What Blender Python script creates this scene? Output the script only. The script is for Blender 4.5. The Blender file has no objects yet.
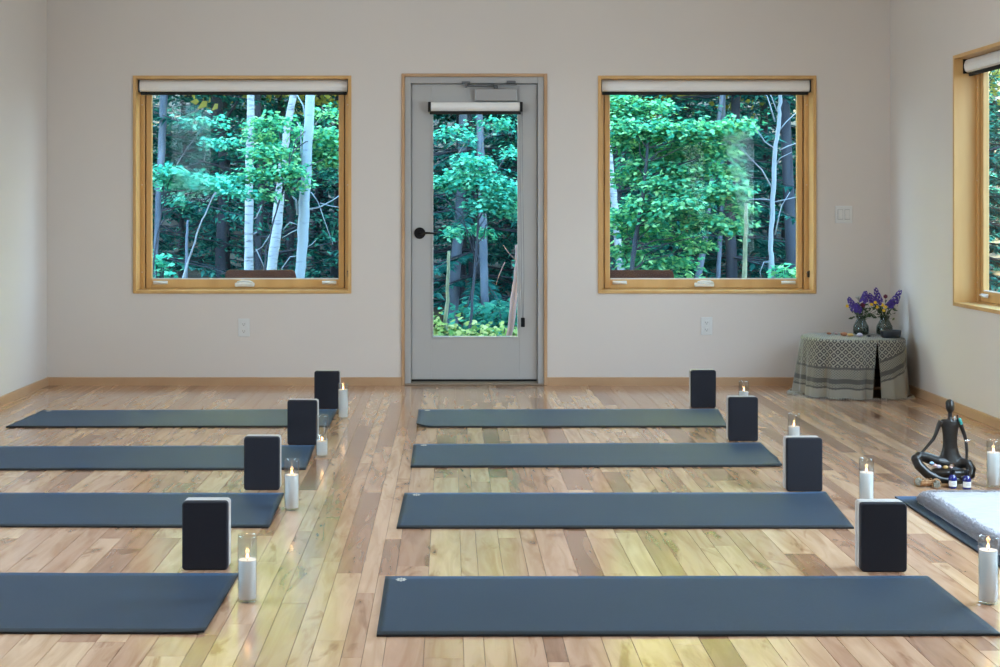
import bpy, bmesh, math, random
from mathutils import Vector, Matrix, noise
PI = math.pi
SC = bpy.context.scene
COL = SC.collection

# ------------------------------------------------------------------ camera
CAM_H, FPX, VX, VY = 1.2, 1400.0, 450.0, 211.0
YB = 9.64                       # inner face of the back wall
XL, XR = -2.775, 3.03           # inner faces of the side walls
YR = -3.2                       # inner face of the rear wall
ZC = 3.6                        # ceiling
cam = bpy.data.cameras.new('camera')
cam.lens = FPX / 1000 * 36
cam.sensor_width = 36
cam.shift_x = 0.05
cam.shift_y = -0.1225
cam.clip_end = 300
camo = bpy.data.objects.new('camera', cam)
camo.location = (0, 0, CAM_H)
camo.rotation_euler = (PI / 2, 0, 0)
COL.objects.link(camo)
SC.camera = camo
SC.view_settings.view_transform = 'Standard'
SC.view_settings.look = 'None'
SC.view_settings.gamma = 1
SC.view_settings.use_curve_mapping = False
SC.view_settings.exposure = 0.0
SC.cycles.use_denoising = True
SC.cycles.max_bounces = 10
SC.cycles.diffuse_bounces = 5
SC.cycles.transparent_max_bounces = 24
SC.cycles.caustics_reflective = False
SC.cycles.caustics_refractive = False
SC.cycles.sample_clamp_indirect = 6

# ------------------------------------------------------------------ sky
W = bpy.data.worlds.new('sky'); SC.world = W; W.use_nodes = True
nt = W.node_tree; nt.nodes.clear()
wo = nt.nodes.new('ShaderNodeOutputWorld'); bg = nt.nodes.new('ShaderNodeBackground')
tc = nt.nodes.new('ShaderNodeTexCoord'); sx = nt.nodes.new('ShaderNodeSeparateXYZ'); rp = nt.nodes.new('ShaderNodeValToRGB')
nt.links.new(tc.outputs['Generated'], sx.inputs[0]); nt.links.new(sx.outputs['Z'], rp.inputs[0])
rp.color_ramp.elements[0].color = (0.72, 0.86, 1.0, 1); rp.color_ramp.elements[0].position = 0.0
rp.color_ramp.elements[1].color = (0.30, 0.60, 1.0, 1); rp.color_ramp.elements[1].position = 0.9
nt.links.new(rp.outputs[0], bg.inputs[0]); bg.inputs[1].default_value = 9.0
nt.links.new(bg.outputs[0], wo.inputs[0])

sun = bpy.data.lights.new('sun', 'SUN'); sun.energy = 170.0; sun.color = (1.0, 0.93, 0.66); sun.angle = math.radians(1.0)
suno = bpy.data.objects.new('sun', sun); COL.objects.link(suno)
suno.rotation_euler = (math.radians(90 - 6), 0, math.radians(0))   # low sun behind the building, shining towards +Y

# area lamps added in the off-frame window openings to boost the daylight
def area(name, loc, rot, sx_, sy_, watts, color):
    l = bpy.data.lights.new(name, 'AREA'); l.shape = 'RECTANGLE'; l.size = sx_; l.size_y = sy_; l.energy = watts; l.color = color
    o = bpy.data.objects.new(name, l); o.location = loc; o.rotation_euler = rot; COL.objects.link(o); return o
DAY_FILL = (0.64, 0.83, 1.0)
WARM = (1.0, 0.80, 0.58)
# (right wall windows: emit towards -X ; left wall: towards +X)
area('daylight_right', (XR + .10, 4.95, 1.385), (0, PI / 2 - .22, 0), 1.30, 1.40, 105, DAY_FILL)
area('daylight_right', (XR + .10, 2.25, 1.385), (0, PI / 2 - .22, 0), 1.30, 1.40, 45, DAY_FILL)
area('daylight_left', (XL - .02, 4.45, 1.83), (0, -PI / 2, 0), 1.06, 2.42, 80, DAY_FILL)
for lx, ly in ((-1.4, .5), (1.6, .5), (-1.4, 4.0), (1.6, 4.0), (-1.4, 7.2), (1.6, 7.2)):
    area('ceiling_fill', (lx, ly, ZC - .065), (0, 0, 0), .5, .5, 7.5, WARM)  # warm fill added from overhead, out of view

# ------------------------------------------------------------------ materials
MATS = {}
def nodes_of(name):
    m = bpy.data.materials.new(name); m.use_nodes = True
    n = m.node_tree; b = n.nodes['Principled BSDF']
    return m, n, b
def N(n, t, **kw):
    x = n.nodes.new('ShaderNode' + t)
    for k, v in kw.items(): setattr(x, k, v)
    return x
def mat(name, col, rough=.5, metal=0.0, var=0.0, scale=20, bump=0.0, bscale=200, spec=.5, stretch=(1, 1, 1), col2=None, emit=None, estr=0, coat=0, trans=0, sheen=0, sheentint=None):
    m, n, b = nodes_of(name)
    b.inputs['Base Color'].default_value = (*col, 1)
    b.inputs['Roughness'].default_value = rough
    b.inputs['Metallic'].default_value = metal
    b.inputs['Specular IOR Level'].default_value = spec
    if coat: b.inputs['Coat Weight'].default_value = coat
    if sheen:
        b.inputs['Sheen Weight'].default_value = sheen
        b.inputs['Sheen Roughness'].default_value = .3
        if sheentint: b.inputs['Sheen Tint'].default_value = (*sheentint, 1)
    if trans: b.inputs['Transmission Weight'].default_value = trans
    if emit:
        b.inputs['Emission Color'].default_value = (*emit, 1); b.inputs['Emission Strength'].default_value = estr
    tcn = N(n, 'TexCoord'); mp = N(n, 'Mapping'); mp.inputs['Scale'].default_value = stretch
    n.links.new(tcn.outputs['Object'], mp.inputs[0])
    if var or col2:
        ns = N(n, 'TexNoise'); ns.inputs['Scale'].default_value = scale; ns.inputs['Detail'].default_value = 5
        n.links.new(mp.outputs[0], ns.inputs['Vector'])
        r = N(n, 'ValToRGB'); r.color_ramp.elements[0].position = .3; r.color_ramp.elements[1].position = .7
        c2 = col2 if col2 else tuple(min(1, c * (1 + var)) for c in col)
        c1 = col if col2 else tuple(c * (1 - var) for c in col)
        r.color_ramp.elements[0].color = (*c1, 1); r.color_ramp.elements[1].color = (*c2, 1)
        n.links.new(ns.outputs['Fac'], r.inputs[0]); n.links.new(r.outputs[0], b.inputs['Base Color'])
    if bump:
        nb = N(n, 'TexNoise'); nb.inputs['Scale'].default_value = bscale; nb.inputs['Detail'].default_value = 3
        n.links.new(mp.outputs[0], nb.inputs['Vector'])
        bp = N(n, 'Bump'); bp.inputs['Strength'].default_value = bump; bp.inputs['Distance'].default_value = .002
        n.links.new(nb.outputs['Fac'], bp.inputs['Height']); n.links.new(bp.outputs[0], b.inputs['Normal'])
    MATS[name] = m
    return m
mat('wall_paint', (.67, .625, .585), .75, var=.012, scale=1.5, bump=.05, bscale=350, spec=.3)
mat('ceiling_paint', (.80, .78, .74), .8, bump=.03)
mat('maple', (.58, .335, .12), .38, stretch=(1, 1, .12), col2=(.68, .43, .18), scale=9, spec=.4)
mat('maple_pale', (.44, .27, .15), .4, stretch=(.3, .3, .3), col2=(.55, .36, .21), scale=8, spec=.4)
mat('door_paint', (.44, .44, .435), .35, spec=.4)
mat('door_frame_paint', (.42, .42, .415), .4, spec=.4)
mat('black_metal', (.012, .012, .014), .35, metal=.6)
mat('black_rubber', (.006, .006, .006), .8)
mat('black_fabric', (.012, .013, .012), .8, bump=.1)
mat('shade_white', (.84, .84, .83), .4)
mat('white_plastic', (.72, .71, .68), .35)
mat('plate_plastic', (.70, .71, .70), .4)
mat('slot_dark', (.05, .05, .05), .6)
mat('steel_grey', (.42, .43, .44), .35, metal=.7)
mat('steel_dark', (.16, .17, .18), .4, metal=.7)
mat('threshold_metal', (.33, .28, .22), .4, metal=.4)
mat('mat_rubber', (.028, .033, .036), .55, var=.10, scale=3, bump=.35, bscale=900, spec=.15, sheen=.24, sheentint=(.24, .52, 1))  # the sky's blue reflection is put into the sheen tint
mat('mat_edge', (.008, .008, .009), .8)
mat('logo_cream', (.62, .58, .52), .6)
mat('foam_navy', (.013, .014, .021), .75, bump=.15, bscale=500, spec=.3)
mat('foam_light', (.50, .48, .46), .8, bump=.1, bscale=500, spec=.25)
mat('foam_line', (.12, .08, .06), .8)
mat('wax', (.76, .73, .70), .5, spec=.3)
mat('wick', (.02, .015, .01), .9)
mat('flame', (1, .6, .25), .5, emit=(1.0, .55, .22), estr=14)
mat('bronze', (.014, .011, .009), .34, metal=.35, var=.3, scale=40, spec=.6)
mat('fleece', (.43, .42, .45), .95, var=.04, scale=30, bump=.35, bscale=150, sheen=.4)
mat('cobalt', (.010, .016, .16), .12, spec=.6, coat=.5)
mat('label_paper', (.75, .76, .74), .7)
mat('label_ink', (.20, .22, .25), .7)
mat('sage', (.30, .30, .25), .9, var=.35, scale=60, bump=.6, bscale=120)
mat('twine', (.45, .26, .13), .9)
mat('plant_green', (.035, .075, .020), .6, var=.3, scale=30)
mat('petal_purple', (.055, .022, .24), .6, var=.35, scale=90)
mat('petal_maroon', (.13, .012, .045), .6)
mat('petal_yellow', (.80, .52, .02), .55)
mat('petal_white', (.42, .42, .38), .6)
mat('bowl_clay', (.030, .036, .045), .45)
mat('stone_orange', (.42, .17, .08), .5, var=.3, scale=70)
mat('stone_rose', (.50, .33, .30), .4, var=.25, scale=70)
mat('stone_lilac', (.55, .50, .62), .3)
mat('stone_blue', (.28, .42, .58), .3)
mat('stone_amber', (.48, .30, .10), .3)
mat('stone_dark', (.04, .035, .04), .35)
mat('teal_bead', (.03, .30, .27), .4)
mat('silver', (.6, .62, .65), .25, metal=.9)
mat('wood_disc', (.38, .22, .10), .6, var=.2)
mat('table_wood', (.10, .05, .025), .5, var=.2)
mat('dark_inside', (.03, .028, .025), .9)
mat('blue_cloth', (.10, .17, .26), .9)
mat('roof_dark', (.06, .06, .06), .8)
mat('siding', (.25, .22, .18), .8)
mat('deck_wood', (.20, .17, .14), .75, var=.2, stretch=(8, .5, 1), scale=4)
mat('chair_brown', (.085, .030, .024), .6, var=.1)
mat('forest_floor', (.030, .035, .020), .95, col2=(.09, .065, .04), scale=3, bump=1, bscale=30)
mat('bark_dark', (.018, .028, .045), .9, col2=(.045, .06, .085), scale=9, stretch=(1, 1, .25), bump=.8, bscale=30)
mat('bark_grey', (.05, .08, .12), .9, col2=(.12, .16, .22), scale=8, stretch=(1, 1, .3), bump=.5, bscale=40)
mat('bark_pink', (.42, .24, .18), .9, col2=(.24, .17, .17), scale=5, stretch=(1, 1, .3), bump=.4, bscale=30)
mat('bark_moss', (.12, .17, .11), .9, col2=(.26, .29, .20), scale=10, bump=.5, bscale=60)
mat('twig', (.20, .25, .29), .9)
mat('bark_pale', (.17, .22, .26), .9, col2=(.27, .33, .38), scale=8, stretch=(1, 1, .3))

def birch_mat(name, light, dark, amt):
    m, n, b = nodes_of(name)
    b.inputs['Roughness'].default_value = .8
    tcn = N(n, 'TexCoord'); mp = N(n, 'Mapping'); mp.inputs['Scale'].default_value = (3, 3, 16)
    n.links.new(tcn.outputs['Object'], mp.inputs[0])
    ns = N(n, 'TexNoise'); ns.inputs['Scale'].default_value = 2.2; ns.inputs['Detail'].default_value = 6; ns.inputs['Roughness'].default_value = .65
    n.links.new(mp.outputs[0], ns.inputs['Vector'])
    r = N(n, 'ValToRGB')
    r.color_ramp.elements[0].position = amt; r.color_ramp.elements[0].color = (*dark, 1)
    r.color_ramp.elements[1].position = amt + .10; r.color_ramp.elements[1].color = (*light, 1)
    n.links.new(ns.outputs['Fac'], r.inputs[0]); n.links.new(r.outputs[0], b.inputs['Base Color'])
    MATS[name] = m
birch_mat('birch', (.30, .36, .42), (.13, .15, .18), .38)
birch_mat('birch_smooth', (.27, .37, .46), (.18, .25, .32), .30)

def leaf_mat(name, c1, c2, c3, tr=.35):
    m = bpy.data.materials.new(name); m.use_nodes = True; n = m.node_tree; n.nodes.clear()
    out = N(n, 'OutputMaterial'); mx = N(n, 'MixShader'); d = N(n, 'BsdfDiffuse'); t = N(n, 'BsdfTranslucent')
    g = N(n, 'NewGeometry'); r = N(n, 'ValToRGB')
    e = r.color_ramp.elements
    e[0].color = (*c1, 1); e[0].position = .1; e[1].color = (*c3, 1); e[1].position = .95
    k = e.new(.55); k.color = (*c2, 1)
    n.links.new(g.outputs['Random Per Island'], r.inputs[0])
    n.links.new(r.outputs[0], d.inputs[0]); n.links.new(r.outputs[0], t.inputs[0])
    mx.inputs[0].default_value = tr
    n.links.new(d.outputs[0], mx.inputs[1]); n.links.new(t.outputs[0], mx.inputs[2]); n.links.new(mx.outputs[0], out.inputs[0])
    MATS[name] = m
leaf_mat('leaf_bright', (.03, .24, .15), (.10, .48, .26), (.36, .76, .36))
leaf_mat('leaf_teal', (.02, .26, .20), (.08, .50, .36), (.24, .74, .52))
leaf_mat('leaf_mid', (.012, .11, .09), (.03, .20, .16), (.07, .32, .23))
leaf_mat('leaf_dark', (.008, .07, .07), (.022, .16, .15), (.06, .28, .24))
leaf_mat('wool', (.42, .41, .43), (.47, .46, .49), (.53, .52, .55), .3)
leaf_mat('leaf_canopy', (.30, .32, .07), (.46, .46, .12), (.58, .55, .18), .3)
leaf_mat('leaf_yellow', (.10, .24, .07), (.30, .42, .14), (.55, .60, .28))

def glass_mat(name, tint=(1, 1, 1), rough=0.0, f0=.04, fmax=.96):
    m = bpy.data.materials.new(name); m.use_nodes = True; n = m.node_tree; n.nodes.clear()
    out = N(n, 'OutputMaterial'); mx = N(n, 'MixShader'); t = N(n, 'BsdfTransparent'); g = N(n, 'BsdfGlossy'); ge = N(n, 'NewGeometry')
    dt = N(n, 'VectorMath', operation='DOT_PRODUCT'); n.links.new(ge.outputs['Normal'], dt.inputs[0]); n.links.new(ge.outputs['Incoming'], dt.inputs[1])
    def M(op, a, b_=None):
        x = N(n, 'Math', operation=op)
        for i, v in enumerate((a, b_)):
            if v is None: continue
            if isinstance(v, (int, float)): x.inputs[i].default_value = v
            else: n.links.new(v, x.inputs[i])
        return x.outputs[0]
    f = M('ADD', M('MULTIPLY', M('POWER', M('SUBTRACT', 1, M('ABSOLUTE', dt.outputs['Value'])), 5), fmax), f0)
    n.links.new(f, mx.inputs[0])
    t.inputs[0].default_value = (*tint, 1); g.inputs['Roughness'].default_value = rough
    n.links.new(t.outputs[0], mx.inputs[1]); n.links.new(g.outputs[0], mx.inputs[2]); n.links.new(mx.outputs[0], out.inputs[0])
    MATS[name] = m
glass_mat('window_glass', (.95, .99, .985), f0=.005, fmax=.4)
glass_mat('jar_glass', (.94, .955, .955), f0=.07, fmax=.93)
glass_mat('vase_glass', (.66, .71, .69), f0=.05)

def floor_mat():
    m, n, b = nodes_of('plank_floor')
    L = n.links
    g = N(n, 'NewGeometry'); tcn = N(n, 'TexCoord')
    # shift the grain in every board
    cmb = N(n, 'CombineXYZ'); mul = N(n, 'Math', operation='MULTIPLY'); mul.inputs[1].default_value = 37.0
    L.new(g.outputs['Random Per Island'], mul.inputs[0]); L.new(mul.outputs[0], cmb.inputs['X']); L.new(mul.outputs[0], cmb.inputs['Y']); L.new(mul.outputs[0], cmb.inputs['Z'])
    add = N(n, 'VectorMath', operation='ADD'); L.new(tcn.outputs['Object'], add.inputs[0]); L.new(cmb.outputs[0], add.inputs[1])
    mp = N(n, 'Mapping'); mp.inputs['Scale'].default_value = (14, 1.6, 1); L.new(add.outputs[0], mp.inputs[0])
    grain = N(n, 'TexNoise'); grain.inputs['Scale'].default_value = 1.6; grain.inputs['Detail'].default_value = 6; grain.inputs['Distortion'].default_value = .8
    L.new(mp.outputs[0], grain.inputs['Vector'])
    mp2 = N(n, 'Mapping'); mp2.inputs['Scale'].default_value = (9, 2.2, 1); L.new(add.outputs[0], mp2.inputs[0])
    streak = N(n, 'TexNoise'); streak.inputs['Scale'].default_value = .9; streak.inputs['Detail'].default_value = 4; streak.inputs['Distortion'].default_value = 1.6
    L.new(mp2.outputs[0], streak.inputs['Vector'])
    base = N(n, 'ValToRGB'); e = base.color_ramp.elements
    e[0].position = 0; e[0].color = (.31, .165, .10, 1)
    e[1].position = 1; e[1].color = (.66, .45, .285, 1)
    for p, c in ((.10, (.38, .21, .135, 1)), (.25, (.49, .29, .185, 1)), (.6, (.56, .35, .225, 1)), (.85, (.62, .41, .26, 1))):
        k = e.new(p); k.color = c
    L.new(g.outputs['Random Per Island'], base.inputs[0])
    gr = N(n, 'ValToRGB'); gr.color_ramp.elements[0].position = .32; gr.color_ramp.elements[0].color = (.78, .70, .62, 1)
    gr.color_ramp.elements[1].position = .62; gr.color_ramp.elements[1].color = (1.06, 1.06, 1.06, 1)
    L.new(grain.outputs['Fac'], gr.inputs[0])
    mx = N(n, 'MixRGB', blend_type='MULTIPLY'); mx.inputs[0].default_value = 1; L.new(base.outputs[0], mx.inputs[1]); L.new(gr.outputs[0], mx.inputs[2])
    st = N(n, 'ValToRGB'); st.color_ramp.elements[0].position = .30; st.color_ramp.elements[0].color = (.55, .43, .35, 1)
    st.color_ramp.elements[1].position = .42; st.color_ramp.elements[1].color = (1, 1, 1, 1)
    L.new(streak.outputs['Fac'], st.inputs[0])
    mx2 = N(n, 'MixRGB', blend_type='MULTIPLY'); mx2.inputs[0].default_value = .9; L.new(mx.outputs[0], mx2.inputs[1]); L.new(st.outputs[0], mx2.inputs[2])
    L.new(mx2.outputs[0], b.inputs['Base Color'])
    rn = N(n, 'MapRange'); rn.inputs['To Min'].default_value = .15; rn.inputs['To Max'].default_value = .22
    L.new(grain.outputs['Fac'], rn.inputs['Value']); L.new(rn.outputs[0], b.inputs['Roughness'])
    b.inputs['Specular IOR Level'].default_value = .7
    b.inputs['Coat Weight'].default_value = .4; b.inputs['Coat Roughness'].default_value = .16
    bp = N(n, 'Bump'); bp.inputs['Strength'].default_value = .05; bp.inputs['Distance'].default_value = .001
    L.new(grain.outputs['Fac'], bp.inputs['Height']); L.new(bp.outputs[0], b.inputs['Normal'])
    MATS['plank_floor'] = m
floor_mat()

def cloth_mat():
    m, n, b = nodes_of('lattice_cloth')
    L = n.links
    uv = N(n, 'UVMap'); sp = N(n, 'SeparateXYZ'); L.new(uv.outputs[0], sp.inputs[0])
    def M(op, a, bb=None, c=None):
        x = N(n, 'Math', operation=op)
        for i, v in enumerate((a, bb, c)):
            if v is None: continue
            if isinstance(v, (int, float)): x.inputs[i].default_value = v
            else: L.new(v, x.inputs[i])
        return x.outputs[0]
    U, V = sp.outputs['X'], sp.outputs['Y']       # metres along / up
    Vb = M('SUBTRACT', V, M('MULTIPLY', M('MAXIMUM', M('SUBTRACT', .34, U), 0), -.38))
    Vb = M('SUBTRACT', Vb, M('MULTIPLY', M('LESS_THAN', U, .34), .17))
    # diagonal lattice of light lines
    s = 2 * PI / .046
    a = M('ABSOLUTE', M('SINE', M('MULTIPLY', M('ADD', U, V), s * .5)))
    c = M('ABSOLUTE', M('SINE', M('MULTIPLY', M('SUBTRACT', U, V), s * .5)))
    lat = M('GREATER_THAN', M('MINIMUM', a, c), .36)
    dot = M('GREATER_THAN', M('MINIMUM', a, c), .86)
    cell = M('SUBTRACT', lat, dot)
    # finer mesh used in the lower bands
    s2 = 2 * PI / .016
    fine = M('GREATER_THAN', M('MULTIPLY', M('SINE', M('MULTIPLY', U, s2)), M('SINE', M('MULTIPLY', V, s2))), .25)
    def band(lo, hi): return M('MULTIPLY', M('GREATER_THAN', Vb, lo), M('LESS_THAN', Vb, hi))
    top = M('GREATER_THAN', Vb, .20)
    b1 = band(.185, .20); b2 = band(.095, .125); b3 = band(.06, .07); lowplain = M('LESS_THAN', Vb, .055)
    mid = band(.125, .185)
    k = M('MULTIPLY', cell, top)
    k = M('MAXIMUM', k, M('MULTIPLY', M('MAXIMUM', M('MULTIPLY', fine, .9), .12), M('SUBTRACT', 1, M('MAXIMUM', top, lowplain))))
    k = M('MAXIMUM', k, M('MULTIPLY', M('MAXIMUM', b1, M('MAXIMUM', b2, b3)), .8))
    mx = N(n, 'MixRGB'); mx.inputs[1].default_value = (.27, .25, .20, 1); mx.inputs[2].default_value = (.035, .034, .032, 1)
    L.new(k, mx.inputs[0]); L.new(mx.outputs[0], b.inputs['Base Color'])
    b.inputs['Roughness'].default_value = .85
    b.inputs['Sheen Weight'].default_value = .2
    MATS['lattice_cloth'] = m
cloth_mat()

# ------------------------------------------------------------------ mesh helpers
def new(): return bmesh.new()
def box(bm, x0, x1, y0, y1, z0, z1, bev=0.0, seg=2, mi=0):
    vs = [bm.verts.new(p) for p in ((x0, y0, z0), (x1, y0, z0), (x1, y1, z0), (x0, y1, z0), (x0, y0, z1), (x1, y0, z1), (x1, y1, z1), (x0, y1, z1))]
    fs = [bm.faces.new([vs[i] for i in q]) for q in ((0, 3, 2, 1), (4, 5, 6, 7), (0, 1, 5, 4), (1, 2, 6, 5), (2, 3, 7, 6), (3, 0, 4, 7))]
    for f in fs: f.material_index = mi
    if bev:
        es = list({e for f in fs for e in f.edges})
        r = bmesh.ops.bevel(bm, geom=es, offset=bev, segments=seg, affect='EDGES', profile=.5)
        for f in r['faces']: f.material_index = mi
    return vs
def tube(bm, pts, rad, n=8, cap=True, mi=0):
    pts = [Vector(p) for p in pts]
    if not isinstance(rad, (list, tuple)): rad = [rad] * len(pts)
    rings = []
    up = Vector((0, 0, 1)); prev = None
    for i, p in enumerate(pts):
        t = (pts[min(i + 1, len(pts) - 1)] - pts[max(i - 1, 0)])
        if t.length < 1e-9: t = Vector((0, 0, 1))
        t.normalize()
        if prev is None:
            a = t.cross(up)
            if a.length < 1e-3: a = t.cross(Vector((0, 1, 0)))
            a.normalize()
        else:
            a = prev - t * prev.dot(t)
            if a.length < 1e-5: a = t.cross(up)
            a.normalize()
        prev = a; b_ = t.cross(a)
        rings.append([bm.verts.new(p + (a * math.cos(2 * PI * k / n) + b_ * math.sin(2 * PI * k / n)) * rad[i]) for k in range(n)])
    for i in range(len(rings) - 1):
        for k in range(n):
            f = bm.faces.new((rings[i][k], rings[i][(k + 1) % n], rings[i + 1][(k + 1) % n], rings[i + 1][k])); f.smooth = True; f.material_index = mi
    if cap:
        for r_, rev in ((rings[0], True), (rings[-1], False)):
            f = bm.faces.new(list(reversed(r_)) if rev else r_); f.material_index = mi
def lathe(bm, prof, n=24, c=(0, 0, 0), smooth=True, mi=0):
    rings = []
    for r_, z in prof:
        if r_ < 1e-6: rings.append([bm.verts.new((c[0], c[1], c[2] + z))])
        else: rings.append([bm.verts.new((c[0] + r_ * math.cos(2 * PI * k / n), c[1] + r_ * math.sin(2 * PI * k / n), c[2] + z)) for k in range(n)])
    for a, b_ in zip(rings, rings[1:]):
        for k in range(n):
            q = []
            for v in (a[k % len(a)], a[(k + 1) % len(a)], b_[(k + 1) % len(b_)], b_[k % len(b_)]):
                if v not in q: q.append(v)
            if len(q) > 2:
                f = bm.faces.new(q); f.smooth = smooth; f.material_index = mi
def ball(bm, c, r, seg=12, rings=8, scale=(1, 1, 1), mi=0, rot=None):
    M_ = Matrix.Translation(c) @ (rot.to_4x4() if rot else Matrix.Identity(4)) @ Matrix.Diagonal((r * scale[0], r * scale[1], r * scale[2], 1))
    g = bmesh.ops.create_uvsphere(bm, u_segments=seg, v_segments=rings, radius=1, matrix=M_)
    for v in g['verts']:
        for f in v.link_faces: f.smooth = True; f.material_index = mi
def obj(name, bm, mats, parent=None, loc=None):
    me = bpy.data.meshes.new(name); bmesh.ops.recalc_face_normals(bm, faces=bm.faces[:]) if len(bm.faces) < 30000 else None
    bm.to_mesh(me); bm.free()
    for m in (mats if isinstance(mats, (list, tuple)) else [mats]): me.materials.append(MATS[m])
    o = bpy.data.objects.new(name, me); COL.objects.link(o)
    if loc: o.location = loc
    if parent: o.parent = parent
    return o
def empty(name, loc=(0, 0, 0), rz=0):
    o = bpy.data.objects.new(name, None); o.location = loc; o.rotation_euler = (0, 0, rz); o.empty_display_size = .1; COL.objects.link(o); return o
def tag(o, label=None, cat=None, group=None, kind=None):
    if label: o['label'] = label
    if cat: o['category'] = cat
    if group: o['group'] = group
    if kind: o['kind'] = kind
    return o
def dup(o, loc=None, rz=None, parent=None):
    c = o.copy(); COL.objects.link(c); c.parent = parent
    if loc is not None: c.location = loc
    if rz is not None: c.rotation_euler = (0, 0, rz)
    for ch in list(o.children): dup(ch, parent=c)
    return c
def FP(px, py):                      # pixel on the floor -> (X, Y)
    Y = FPX * CAM_H / (py - VY); return ((px - VX) * Y / FPX, Y)
def P(px, py, Y): return Vector(((px - VX) * Y / FPX, Y, CAM_H - (py - VY) * Y / FPX))

# ------------------------------------------------------------------ room shell
def panel_with_holes(name, us, vs, holes, to3, thick_vec, material, kind='structure'):
    """wall: cells of a u/v grid without the holes, with real thickness"""
    us = sorted(set(us + [h[0] for h in holes] + [h[1] for h in holes])); vs = sorted(set(vs + [h[2] for h in holes] + [h[3] for h in holes]))
    bm = new(); solid = {}
    for i in range(len(us) - 1):
        for j in range(len(vs) - 1):
            cu, cv = (us[i] + us[i + 1]) / 2, (vs[j] + vs[j + 1]) / 2
            solid[i, j] = not any(h[0] < cu < h[1] and h[2] < cv < h[3] for h in holes)
    cache = {}
    def V(i, j, k):
        if (i, j, k) not in cache: cache[i, j, k] = bm.verts.new(Vector(to3(us[i], vs[j])) + Vector(thick_vec) * k)
        return cache[i, j, k]
    for (i, j), s in solid.items():
        if not s: continue
        bm.faces.new((V(i, j, 0), V(i + 1, j, 0), V(i + 1, j + 1, 0), V(i, j + 1, 0)))
        bm.faces.new((V(i, j, 1), V(i, j + 1, 1), V(i + 1, j + 1, 1), V(i + 1, j, 1)))
        for di, dj, e in ((-1, 0, ((i, j), (i, j + 1))), (1, 0, ((i + 1, j + 1), (i + 1, j))), (0, -1, ((i + 1, j), (i, j))), (0, 1, ((i, j + 1), (i + 1, j + 1)))):
            if not solid.get((i + di, j + dj), False):
                (a, b_), (c, d) = e
                bm.faces.new((V(a, b_, 0), V(c, d, 0), V(c, d, 1), V(a, b_, 1)))
    o = obj(name, bm, material); tag(o, kind=kind); return o
WZ0, WZ1 = .632, 2.132
WIN = [(-1.430, 'L'), (1.770, 'R')]        # centres of the back wall windows
WW = 1.502
wt = .20
DX0, DX1, DZ1 = -.334, .669, 2.146
holes = [(c - WW / 2 + .012, c + WW / 2 - .012, WZ0 + .012, WZ1 - .012) for c, _ in WIN] + [(DX0 + .01, DX1 - .01, -.02, DZ1 - .01)]
panel_with_holes('wall_back', [XL - wt, XR + wt], [-.02, ZC], holes, lambda u, v: (u, YB, v), (0, wt, 0), 'wall_paint')
RW = [7.655, 4.95, 2.25]
panel_with_holes('wall_right', [YR - wt, YB], [-.02, ZC], [(c - WW / 2 + .012, c + WW / 2 - .012, WZ0 + .012, WZ1 - .012) for c in RW], lambda u, v: (XR, u, v), (wt, 0, 0), 'wall_paint')
LWIN = (3.20, 5.70, 1.26, 2.40)
panel_with_holes('wall_left', [YR - wt, YB], [-.02, ZC], [(LWIN[0] + .012, LWIN[1] - .012, LWIN[2] + .012, LWIN[3] - .012)], lambda u, v: (XL, u, v), (-wt, 0, 0), 'wall_paint')
bm = new(); box(bm, XL - wt, XR + wt, YR - wt, YR, -.02, ZC); tag(obj('wall_rear', bm, 'wall_paint'), kind='structure')
bm = new(); box(bm, XL - wt, XR + wt, YR - wt, YB + wt, ZC, ZC + .12); tag(obj('ceiling', bm, 'ceiling_paint'), kind='structure')
bm = new(); box(bm, XL - wt - .5, XR + wt + .5, YR - wt - .5, YB + wt + .6, ZC + .125, ZC + .33); tag(obj('roof', bm, 'roof_dark'), kind='structure')

# floor: separate boards with tiny bevels, random widths, over a sub-floor
rnd = random.Random(5)
bm = new()
x = XL
while x < XR:
    w = rnd.choice((.057, .083, .083, .108)); x1 = min(x + w, XR)
    y = YR - rnd.random() * .8
    while y < YB + wt:
        L_ = rnd.uniform(.5, 2.0); y1 = min(y + L_, YB + wt)
        ya = max(y, YR)
        if y1 - ya > .02:
            g_, bv = .0005, .0013
            o_ = [(x + g_, ya + g_), (x1 - g_, ya + g_), (x1 - g_, y1 - g_), (x + g_, y1 - g_)]
            i_ = [(x + bv, ya + bv), (x1 - bv, ya + bv), (x1 - bv, y1 - bv), (x + bv, y1 - bv)]
            dz = rnd.uniform(-.0002, 0)
            vb = [bm.verts.new((a, b_, -.006)) for a, b_ in o_]
            vo = [bm.verts.new((a, b_, -.0008)) for a, b_ in o_]; vi = [bm.verts.new((a, b_, dz)) for a, b_ in i_]
            bm.faces.new(vi)
            for k in range(4):
                bm.faces.new((vo[k], vo[(k + 1) % 4], vi[(k + 1) % 4], vi[k]))
                bm.faces.new((vb[k], vb[(k + 1) % 4], vo[(k + 1) % 4], vo[k]))
        y = y1
    x = x1
tag(obj('floor', bm, 'plank_floor'), kind='structure')
bm = new(); box(bm, XL - wt, XR + wt, YR - wt, YB + wt, -.10, -.006); tag(obj('subfloor', bm, 'table_wood'), kind='structure')

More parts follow.
